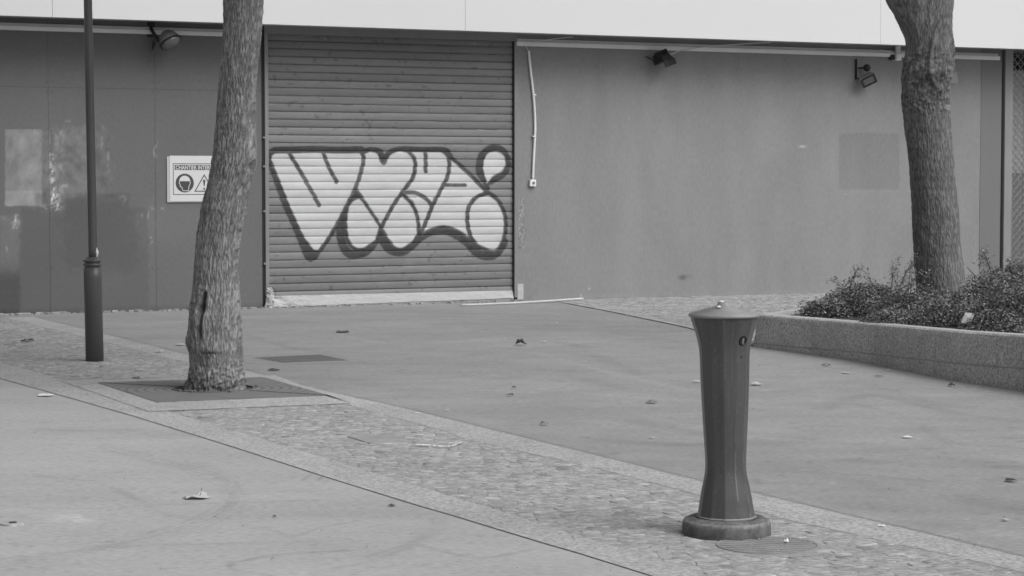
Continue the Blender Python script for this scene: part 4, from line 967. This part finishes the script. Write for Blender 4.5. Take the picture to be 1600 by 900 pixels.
for s_ in (1.05, 2.4, 3.35, 4.25, 5.3):            # upright joints between the stones
    i = int(np.argmin(abs(sl_ - s_))); p = Pd[i] + nm_[i] * .012 - org; t_ = tg[i] / np.linalg.norm(tg[i]) * .003
    MB().add([(p[0] - t_[0], p[1] - t_[1], Hd[i] * frac[i] + .01), (p[0] + t_[0], p[1] + t_[1], Hd[i] * frac[i] + .01), (p[0] + t_[0], p[1] + t_[1], Hd[i] * .93), (p[0] - t_[0], p[1] - t_[1], Hd[i] * .93)], [(0, 1, 2, 3)]).build("stone_joint", MS['joint'], PL)
jz = Hd * frac
jv = [(x, y, q - .006) for (x, y), q in zip(Pd - nm_ * .002 - org, jz)] + [(x, y, q + .005) for (x, y), q in zip(Pd - nm_ * .002 - org, jz)] + [(x, y, q + .005) for (x, y), q in zip(Pd + nm_ * .02 - org, jz)] + [(x, y, q - .006) for (x, y), q in zip(Pd + nm_ * .02 - org, jz)]
obj("course_joint", jv, [(l * N_ + i, l * N_ + (i + 1) % N_, ((l + 1) % 4) * N_ + (i + 1) % N_, ((l + 1) % 4) * N_ + i) for l in range(4) for i in range(N_)], MS['joint'], PL)
inr = [tuple(p) for p in Pd[::6] + nm_[::6] * .16 - org]
obj("soil", [(x, y, q - .03) for (x, y), q in zip(inr, Hd[::6])], [tuple(range(len(inr)))], MS['soil'], PL)

# ---------------- shrubs
def shrub(px, D, rx, ry, z0, ztop, nleaf, seed, label, sprigs=()):
    x = (px - CX) * D / F; o_ = empty("low_shrub", (x, D, z0)); tag(o_, label, "shrub", "low shrubs in the raised bed")
    r = np.random.default_rng(seed); V_, F_, T_ = [], [], []; H = ztop - z0
    leaves = []
    k = 0
    while k < nleaf:
        d = r.normal(size=3); d /= np.linalg.norm(d); d[2] = abs(d[2]); rad = r.uniform(.35, 1.0) ** .45
        lum = .80 + .42 * float(fbm(np.array(d[0] * 2.4 + d[2] + seed), np.array(d[1] * 2.4 + d[2] * 1.7), seed))
        rad *= lum; p = np.array([d[0] * rx * rad, d[1] * ry * rad, d[2] * H * rad * .92])
        leaves.append((p, .85 if rad < .7 else 1.)); k += 1
    mb = MB()
    for j in range(26):
        t_ = r.uniform(0, 2 * math.pi); e_ = np.array([math.cos(t_) * rx * r.uniform(.4, .95), math.sin(t_) * ry * r.uniform(.4, .95), H * r.uniform(.3, .9)])
        mb.tube([(e_[0] * .1, e_[1] * .1, -.02), tuple(e_ * .55 + np.array([0, 0, .05])), tuple(e_)], [.006, .004, .002], 5)
    # sprigs that stick out above the outline
    for (dx, dy, dz, L_, lean) in sprigs:
        p = np.array([dx, dy, dz]); pts = [p]; dirv = np.array([lean, r.uniform(-.2, .2), 1.0]); dirv /= np.linalg.norm(dirv)
        for q in range(9):
            dirv = dirv + np.array([lean * .10, 0, -.075 * (1 + abs(lean))]); dirv /= np.linalg.norm(dirv); pts.append(pts[-1] + dirv * L_ / 9)
            for w_ in range(9): leaves.append((pts[-1] + r.normal(0, .018 + .016 * (9 - q) / 9, 3), 1.05))
        mb.tube([tuple(p) for p in pts], [.005 - .0004 * q for q in range(len(pts))], 5)
    mb.build("stems", MS['twig'], o_)
    for p, sh_ in leaves:
        a_ = r.normal(size=3); a_[2] *= .5; a_ /= np.linalg.norm(a_); b_ = np.cross(a_, r.normal(size=3) * .7 + np.array([0, 0, 1.])); b_ /= np.linalg.norm(b_)
        s_ = r.uniform(.008, .0165); b0 = len(V_)
        V_ += [tuple(p - a_ * s_), tuple(p - b_ * s_ * .5), tuple(p + a_ * s_), tuple(p + b_ * s_ * .5)]; F_.append((b0, b0 + 1, b0 + 2, b0 + 3))
        tv = float(np.clip(r.normal(1.0, .32), .45, 2.4)) * (1.9 if r.random() < .035 else 1); T_ += [tv] * 4
    obj("foliage", np.array(V_), np.array(F_), MS['shrub'], o_, attr=[("tone", T_, 'POINT')])
    return o_
def spr(n_, seed, x0, x1, z0, z1, L0, L1, lean):
    r = random.Random(seed); return [(r.uniform(x0, x1), r.uniform(-.15, .15), r.uniform(z0, z1), r.uniform(L0, L1), r.uniform(*lean)) for _ in range(n_)]
shrub(1362, 20.4, .50, .55, .27, .66, 15000, 1, "arching wispy shrub left of the straight tree, tallest of the left clump", spr(8, 3, -.28, .2, .18, .28, .18, .34, (-.8, .5)) + spr(3, 5, .15, .40, .2, .3, .2, .34, (.6, 1.2)))
shrub(1296, 20.15, .30, .30, .25, .50, 6000, 2, "lowest shrub at the left tip of the raised bed", spr(4, 7, -.15, .1, .08, .15, .14, .24, (-1.2, -.3)))
shrub(1432, 19.3, .44, .55, .28, .60, 14000, 3, "shrub at the left foot of the straight tree trunk", spr(9, 11, -.22, .12, .2, .3, .22, .38, (-.25, .35)))
shrub(1505, 18.4, .52, .60, .30, .62, 15000, 4, "dense low shrub in front of the straight tree trunk", spr(3, 12, -.2, .2, .18, .28, .08, .14, (-.3, .3)))
shrub(1573, 19.6, .46, .5, .30, .85, 15000, 5, "tall dark shrub right of the straight tree against the grille", spr(8, 13, -.3, .3, .42, .5, .10, .2, (-.3, .4)))
shrub(1600, 17.5, .50, .55, .33, .78, 15000, 6, "shrub bulging over the kerb at the right edge", spr(3, 14, -.2, .2, .3, .4, .08, .16, (-.3, .3)))
shrub(1395, 18.75, .27, .50, .29, .47, 7500, 8, "low shrub creeping along the kerb left of the paper scrap")
shrub(1690, 17.5, .6, .7, .35, .9, 8000, 9, "outermost shrub at the far right of the raised bed")
shrub(1560, 17.3, .30, .5, .33, .57, 8000, 10, "low shrub just behind the kerb right of the paper scrap")
q = AT(1512, 497, 17.35); pa = obj("paper_scrap", [(-.055, 0, -.04), (.02, -.03, -.045), (.06, .01, .035), (-.015, .03, .045), (0, -.004, .005)], [(0, 1, 4), (1, 2, 4), (2, 3, 4), (3, 0, 4)], MS['leafl'], loc=q)
tag(pa, "pale paper scrap caught in the shrubs above the kerb", "paper")

# ================================================================== LAMP POST
lb = G(148, 565); LP = empty("lamp_post", (lb[0], lb[1], 0)); tag(LP, "slim dark lamp post with thicker ringed base near the left wall", "lamp post")
Dl = lb[1]; mp_ = Dl / F
def lx_(px): return (px - CX) * mp_ - lb[0]
zz_ = lambda y: AT(800, y, Dl)[2]
r0 = 14 * mp_; zT = zz_(405)
mb = MB(); prof = [(r0, 0), (r0 * 1.0, zT - .16), (r0, zT - .075)]
for k in range(2):
    z = zT - .07 + k * .035; prof += [(r0 * .84, z), (r0 * .84, z + .010), (r0 * 1.02, z + .014), (r0 * 1.02, z + .031)]
prof += [(r0 * .8, zT + .003), (r0 * .62, zT + .02)]
sh = Matrix.Identity(4); sh[0][2] = (lx_(146) - lx_(148)) / zT
mb.lathe(prof, 40, sh); mb.build("post_base", MS['lamp'], LP, sm=False)
m_o = LP.children[-1]; 
for p in m_o.data.polygons: p.use_smooth = len(p.vertices) == 4 and abs(p.normal.z) < .3
MB().tube([(lx_(145.3), 0, zT), (lx_(145), 0, zT + .1), (lx_(143), 0, zz_(200)), (lx_(141), 0, zz_(0)), (lx_(138), 0, zz_(-350))], [7.1 * mp_, 6.9 * mp_, 6.7 * mp_, 6.5 * mp_, 6 * mp_], 28).build("pole", MS['lamp'], LP, sm=True)
MB().tube([(6.2 * mp_ + lx_(145), -.012, zz_(402)), (6.6 * mp_ + lx_(145), -.014, zz_(394)), (6.0 * mp_ + lx_(145), -.012, zz_(387))], [.006, .015, .004], 8).build("peeling_sticker", MS['paper'], LP)
zt2 = zz_(-350); Tm = Matrix.Translation((lx_(138), 0, zt2))
MB().lathe([(.05, -.02), (.07, .05), (.16, .12), (.20, .40), (.23, .44), (.05, .58), (.01, .60)], 24, Tm).build("lantern", MS['lamp'], LP, sm=True)

# ================================================================== BOLLARD
bc = G(1135, 834, .005); BO = empty("bollard", (bc[0], bc[1], 0)); tag(BO, "tall waisted twelve-sided metal bollard on a round foot in the foreground", "bollard")
Db = bc[1]; mq = Db / F
zq = lambda y: AT(800, y, Db)[2]
hw = [(811, 46), (800, 44.3), (785, 41.8), (770, 39.5), (755, 36), (740, 33), (728, 32), (710, 32.5), (680, 34.2), (650, 35.8), (620, 37.2), (590, 38.3), (565, 39), (550, 39.4), (538, 41), (525, 44.2), (510, 49), (497, 53.2), (493.5, 54)]
seg = 12; off0 = math.radians(-90 - 8)
# facets: flat faces with softened edges
V_, T_ = [], []; per = 12
zs_ = np.array([zq(y) for y, _ in hw]); rs_ = np.array([h * mq for _, h in hw]); zf = np.linspace(zs_[0], zs_[-1], 220); rf = np.interp(zf, zs_, rs_)
ke = np.ones(13) / 13; rf = np.convolve(np.pad(rf, 6, 'edge'), ke, 'valid')
for z, r in zip(zf, rf):
    lean = (1129.7 - 1135) * mq * (z / zs_[-1])
    for s_ in range(seg):
        for k in range(per):
            f_ = k / per; a0_, a1_ = off0 + 2 * math.pi * s_ / seg, off0 + 2 * math.pi * (s_ + 1) / seg
            ff_ = (f_ - .5); am = (a0_ + a1_) / 2; ang_ = am + ff_ * (a1_ - a0_); hf = math.pi / seg
            rad = r * math.cos(hf) / math.cos(ang_ - am); rad = min(rad, r * .9965)
            rad -= .004 * (1 - (2 * ff_) ** 2) * 0
            V_.append((lean + rad * math.cos(ang_), rad * math.sin(ang_), z)); edge_ = abs(ff_) > .49
            scr = float(vnoise(np.array(z * 22.), np.array(s_ * 3.3), 5)); edge_ = abs(ff_) > .45; an9 = ang_ * 2.2
            wear = 1 + .9 * max(0., float(vnoise(np.array(an9 * 24), np.array(z * 95.), 8)) - .86) * 6 + .5 * max(0., float(fbm(np.array(an9 * 16), np.array(z * 3.2), 12, 2)) - .62) * 2 - .22 * max(0., float(fbm(np.array(an9 * 5), np.array(z * 1.6), 19, 2)) - .5) * 2 + .35 * max(0., 1 - (z - zs_[0]) / .07) * float(vnoise(np.array(an9 * 9), np.array(z * 40), 3)); low = max(0., 1 - (z - zs_[0]) / .55)
            T_.append(wear * (1 + (1.5 * low * (scr > .35) if edge_ and s_ in (1, 2) else 0)))
nc = seg * per; n_ = len(zf)
Fb = [(i * nc + k, i * nc + (k + 1) % nc, (i + 1) * nc + (k + 1) % nc, (i + 1) * nc + k) for i in range(n_ - 1) for k in range(nc)]
bo = obj("bollard_body", np.array(V_), np.array(Fb), MS['bollard'], BO, attr=[("tone", T_, 'POINT')])
zt_b = zs_[-1]; le = (1129.7 - 1135) * mq; Tm = Matrix.Translation((le, 0, 0))
R55 = 55 * mq
prof = [(R55 * .97, zt_b - .004), (R55 * 1.01, zt_b - .002), (R55 * 1.02, zt_b + .006), (R55 * .99, zt_b + .012)]
for k in range(1, 9):
    f_ = 1 - k / 10.5; z = zt_b + .012 + .034 * (k / 9) ** 1.0; prof += [(R55 * (f_ + .035), z - .0028), (R55 * (f_ + .03), z + .0012), (R55 * f_, z + .0008)]
prof += [(R55 * .20, zt_b + .052), (R55 * .17, zt_b + .062), (R55 * .10, zt_b + .065), (.001, zt_b + .066)]
MB().lathe(prof, 64, Tm).build("lid", MS['bollard_lid'], BO, sm=False)
for p in BO.children[-1].data.polygons: p.use_smooth = len(p.vertices) == 4
MB().lathe([(.010, 0), (.012, .004), (.006, .008), (.001, .009)], 10, Matrix.Translation((le - .012, -.01, zt_b + .061))).build("white_spot", MS['paper'], BO)
MB().lathe([(.010, 0), (.010, .004), (.004, .007), (.001, .008)], 10, Matrix.Translation((le - .03, -.055, zt_b + .042))).build("white_spot", MS['paper'], BO)
zb_top = zs_[0]; Rb = .2
n2 = 72; prof = [(Rb * 1.0, 0.0), (Rb * 1.005, .008), (Rb, .020), (Rb * .998, zq(818)), (Rb * .985, zq(814)), (Rb * .955, zq(812) + .004), (Rb * .93, zb_top + .0), (Rb * .86, zb_top + .010), (.145, zb_top + .012), (.139, zb_top + .006)]
b = MB().lathe(prof, n2); tv = []
for i, (r, z) in enumerate(prof):
    for k in range(n2): tv.append((1.0 if i < 3 else 1.15 if i < 4 else 2.0 if i in (5,) else 1.5 if i in (4, 6) else 1.25) * (1 + .7 * (float(vnoise(np.array(k * .9), np.array(i * 2.), 4)) - .5)))
obj("bollard_foot", b.v, b.f, MS['bollard_base'], BO, sm=True, attr=[("tone", tv, 'POINT')])
# weld bead where the body meets the foot
V_w = []; mbw = MB()
for s_ in range(seg):
    a0_, a1_ = off0 + 2 * math.pi * s_ / seg, off0 + 2 * math.pi * (s_ + 1) / seg; r = rs_[0] * 1.0
    mbw.tube([(r * math.cos(a0_), r * math.sin(a0_), zb_top + .014), (r * math.cos(a1_), r * math.sin(a1_), zb_top + .014)], .0055, 6)
mbw.build("weld_bead", MS['bollard_lid'], BO)
# lock hole on the right front facet and little pin hole below
am = off0 + math.radians(30 * 1 + 15)
def on_facet(py, am=am, side=0.0):
    z = zq(py); r = np.interp(z, zf, rf) * math.cos(math.pi / seg); n3 = Vector((math.cos(am), math.sin(am), 0)); tn = Vector((-math.sin(am), math.cos(am), 0))
    dz = .01; r2 = np.interp(z + dz, zf, rf) * math.cos(math.pi / seg); sl = (r2 - r) / dz; nn = (n3 - Vector((0, 0, sl))).normalized()
    return Vector((le * z / zs_[-1], 0, z)) + n3 * r + tn * side, nn
p_, nn = on_facet(530); Tm = Matrix.Translation(p_) @ nn.to_track_quat('Z', 'Y').to_matrix().to_4x4()
b = MB().lathe([(.0185, -.008), (.0225, -.001), (.0225, .0030), (.0185, .0032), (.0165, .0012), (.0165, -.006)], 24, Tm); b.build("lock_ring", MS['bollard'], BO)
MB().lathe([(.0160, .0004), (.0160, .0012), (.001, .0012)], 20, Tm).build("lock_recess", MS['black'], BO)
MB().box(-.005, .005, -.012, .012, .0012, .004, .001, Tm).build("lock_key_slot", MS['housing'], BO)
p_, nn = on_facet(555.5); Tm = Matrix.Translation(p_) @ nn.to_track_quat('Z', 'Y').to_matrix().to_4x4()
MB().lathe([(.005, -.002), (.005, .0012), (.001, .0012)], 12, Tm).build("pin_hole", MS['black'], BO)

# ================================================================== LITTER
def leaf(name, px, py, wpx, hpx, m, label, cat, seed, curl=.35, stem=False, rot=None, group=None, lobes=0):
    x, y = G(px, py, .012); s = wpx * y / F / 2; r = random.Random(seed); n_ = 14; vs = [(0, 0, .012 + s * curl * .25)]
    depth = s * r.uniform(.7, 1.1)
    for k in range(n_):
        t_ = 2 * math.pi * k / n_; rad = r.uniform(.8, 1.0) if not lobes else (.72 + .28 * abs(math.cos(t_ * lobes / 2)))
        vx, vy = math.cos(t_) * s * rad, math.sin(t_) * depth * rad
        vs.append((vx, vy, .010 + s * curl * (abs(vy) / depth) ** 1.5 * r.uniform(.1, .9) * (1 if vy > 0 else .5) + r.uniform(0, .15) * s * curl))
    f_ = [(0, 1 + k, 1 + (k + 1) % n_) for k in range(n_)]
    # thin but solid: an underside 1.5 mm lower
    o_n = len(vs); vs2 = [(a_, b_, c_ - .0015) for a_, b_, c_ in vs]; f_ += [(o_n, o_n + 1 + (k + 1) % n_, o_n + 1 + k) for k in range(n_)] + [(1 + k, o_n + 1 + k, o_n + 1 + (k + 1) % n_, 1 + (k + 1) % n_) for k in range(n_)]
    if stem:
        mb = MB(); mb.v = list(vs + vs2); mb.f = list(f_); 
        e_ = empty(name, (x, y, 0)); obj("leaf_blade", vs + vs2, f_, m, e_); MB().tube([(s * .25, -.01, .02), (s * .30, 0, .035), (s * .38, .0, .060)], .0016, 5).build("leaf_stalk", MS['leafd'], e_); o_ = e_
    else:
        o_ = obj(name, vs + vs2, f_, m, loc=(x, y, 0)); o_.rotation_euler.z = rot or 0
    return tag(o_, label, cat, group)
GL = "fallen leaves and scraps on the paving"
LD, LL, LM, PA = MS['leafd'], MS['leafl'], MS['leafm'], MS['paper']
leaf("fallen_leaf", 307, 777, 46, 12, LL, "large pale upturned leaf with upright stalk on the near plaza", "leaf", 1, .62, True, group=GL, lobes=6)
leaf("paper_scrap", 71, 617, 28, 6, PA, "bright white torn paper strip left of the tree grate", "paper", 2, .2, group=GL, rot=.3)
leaf("fallen_leaf", 814, 538, 19, 9, LD, "dark humped clump of leaf in the middle of the asphalt", "leaf", 3, 1.6, group=GL)
leaf("fallen_leaf", 850, 534, 12, 4, LL, "small pale leaf just right of the dark humped clump", "leaf", 4, .6, group=GL)
leaf("fallen_leaf", 797, 617, 12, 5, LD, "lower dark leaf of the close pair on the asphalt", "leaf", 5, .9, group=GL)
leaf("fallen_leaf", 803, 605, 8, 5, LD, "upper dark leaf of the close pair on the asphalt", "leaf", 6, .9, group=GL)
leaf("fallen_leaf", 851, 662, 16, 6, LM, "curled brown-grey leaf below the close pair near the granite band", "leaf", 7, 1.1, group=GL)
leaf("fallen_leaf", 43, 533, 24, 7, LD, "dark withered leaf on the cobbles left of the lamp post", "leaf", 8, .8, group=GL)
leaf("fallen_leaf", 249, 550, 15, 5, LL, "curled pale leaf on the granite band between lamp post and tree", "leaf", 9, .9, group=GL)
leaf("fallen_leaf", 282, 538, 18, 3, LL, "flat pale leaf on asphalt close left of the tree", "leaf", 10, .2, group=GL)
leaf("fallen_leaf", 213, 590, 14, 4, LM, "brown-grey leaf on cobbles above the tree grate", "leaf", 12, .6, group=GL)
leaf("fallen_leaf", 165, 623, 8, 4, LL, "small pale leaf beside the left corner of the tree grate", "leaf", 13, .5, group=GL)
leaf("fallen_leaf", 54, 572, 7, 3, LL, "tiny pale leaf on cobbles near the left edge", "leaf", 14, .4, group=GL)
leaf("twig", 535, 518, 24, 3, LD, "thin dark curved twig on asphalt in front of the shutter", "twig", 15, .2, group=GL)
leaf("twig", 428, 577, 22, 3, LD, "thin dark twig just below the diamond utility cover", "twig", 16, .2, group=GL)
leaf("fallen_leaf", 429, 806, 7, 4, LD, "small dark speck of leaf right of the large pale leaf", "leaf", 17, .8, group=GL)
leaf("fallen_leaf", 612, 789, 13, 4, LD, "narrow dark leaf in a pale spot beside the near granite band", "leaf", 18, .4, group=GL)
leaf("fallen_leaf", 1291, 570, 15, 4, LD, "dark leaf near the left part of the kerb", "leaf", 19, .7, group=GL)
leaf("fallen_leaf", 1487, 602, 12, 5, LD, "dark twisted leaf close under the right kerb", "leaf", 20, 1.0, group=GL)
leaf("fallen_leaf", 1374, 587, 16, 3, LM, "long grey leaf on asphalt below the middle kerb", "leaf", 21, .3, group=GL)
leaf("fallen_leaf", 1388, 578, 8, 3, LL, "small white leaf touching the kerb foot", "leaf", 22, .4, group=GL)
leaf("fallen_leaf", 1322, 582, 14, 3, LL, "pale flat leaf between the bollard and the kerb", "leaf", 23, .3, group=GL)
leaf("fallen_leaf", 1182, 600, 20, 4, LL, "pale leaf peeping out right behind the bollard shaft", "leaf", 24, .4, group=GL)
leaf("fallen_leaf", 1089, 596, 15, 5, LL, "pale leaf peeping out left behind the bollard shaft", "leaf", 25, .5, group=GL)
leaf("fallen_leaf", 1418, 682, 16, 3, PA, "white flat leaf in the middle of the right asphalt", "leaf", 26, .2, group=GL)
leaf("fallen_leaf", 1580, 750, 20, 4, LD, "dark leaf near the right edge of the asphalt", "leaf", 27, .5, group=GL)
leaf("fallen_leaf", 1378, 821, 14, 4, PA, "white leaf right of the manhole cover", "leaf", 28, .5, group=GL)
leaf("fallen_leaf", 1571, 811, 12, 4, LL, "pale leaf at the lower right near the granite band", "leaf", 29, .4, group=GL)
leaf("fallen_leaf", 1229, 846, 10, 9, PA, "white folded leaf lying on the manhole cover", "leaf", 30, 1.3, group=GL)
leaf("fallen_leaf", 652, 645, 12, 3, PA, "white sliver on the far granite band", "leaf", 31, .3, group=GL)
leaf("fallen_leaf", 699, 640, 9, 3, LL, "pale sliver on asphalt right beside the far granite band", "leaf", 32, .4, group=GL)
leaf("fallen_leaf", 1018, 628, 20, 4, LM, "grey leaf on asphalt left of the bollard", "leaf", 33, .4, group=GL)
leaf("fallen_leaf", 1019, 683, 9, 4, LL, "small pale leaf on asphalt low left of the bollard", "leaf", 34, .5, group=GL)
leaf("fallen_leaf", 914, 565, 8, 4, LL, "small pale leaf alone right of the asphalt centre", "leaf", 35, .4, group=GL)
leaf("fallen_leaf", 663, 725, 6, 4, LD, "tiny dark leaf in the middle of the cobbled strip", "leaf", 36, .8, group=GL)
leaf("fallen_leaf", 871, 504, 3, 3, PA, "tiny white crumb on asphalt near the wall cobbles", "leaf", 37, .8, group=GL)
# pale dried paint dribble across the cobbles
P = smooth([G(x, y, .02) for x, y in ((650, 694), (672, 695), (695, 697), (710, 695), (722, 690))], 10)
V_, F_ = [], []
for i, (x, y) in enumerate(P):
    w_ = .012 + .02 * random.random(); V_ += [(x - P[0][0], y - w_ - P[0][1], .0195), (x - P[0][0], y + w_ - P[0][1], .0195)]
    if i and random.random() > .12: F_.append((2 * i - 2, 2 * i, 2 * i + 1, 2 * i - 1))
tag(obj("paint_dribble", V_, F_, PA, loc=(P[0][0], P[0][1], 0)), "broken white dribble of dried paint across the cobbles", "paint mark")
# scattered grit
mb = MB()
for i in range(130):
    x, y = G(random.uniform(-100, 1700), 900 - 400 * random.random() ** 1.0, 0); s_ = random.uniform(.002, .0045)
    R = Matrix.Translation((x, y, .012 + s_ * .3)) @ Matrix.Rotation(random.uniform(0, 6), 4, 'Z'); mb.box(-s_ * 1.5, s_ * 1.5, -s_, s_, -s_ * .3, s_ * .5, 0, R)
tag(mb.build("grit", MS['rubble']), "tiny pale grit scattered over the paving", "grit", kind='stuff')

# pieces that belong to a part sit one level deeper
DEEP = {'lamp_glass': 'lamp_housing', 'lens_ring': 'lamp_housing', 'lens_frame': 'lamp_housing', 'tilt_knob': 'lamp_housing', 'visor': 'lamp_housing', 'cooling_fin': 'lamp_housing',
        'lock_ring': 'bollard_body', 'lock_recess': 'bollard_body', 'lock_key_slot': 'bollard_body', 'pin_hole': 'bollard_body', 'weld_bead': 'bollard_foot', 'white_spot': 'lid',
        'switch_button': 'switch_box', 'clip': 'conduit', 'bottom_bar': 'roller_shutter', 'peeling_sticker': 'pole', 'lettering': 'sign_panel', 'title_bar': 'sign_panel', 'border_line': 'sign_panel',
        'helmet_roundel': 'sign_panel', 'helmet_symbol': 'sign_panel', 'warning_triangle': 'sign_panel', 'exclamation_mark': 'sign_panel', 'branches': 'trunk', 'stone_joint': 'kerb_stone', 'course_joint': 'kerb_stone', 'cap_hole': 'cap', 'sensor_arm': 'motion_sensor', 'plate_edge': 'wall_plate', 'rib': 'cover_plate', 'cover_insert': 'cover_plate', 'grate_joint': 'grate_plate'}
for root in [o for o in sc.objects if o.parent is None and o.type == 'EMPTY']:
    kids = {c.name.split('.')[0]: c for c in reversed(root.children)}
    for c in list(root.children):
        want = DEEP.get(c.name.split('.')[0])
        if want and want in kids and kids[want] is not c: c.parent = kids[want]
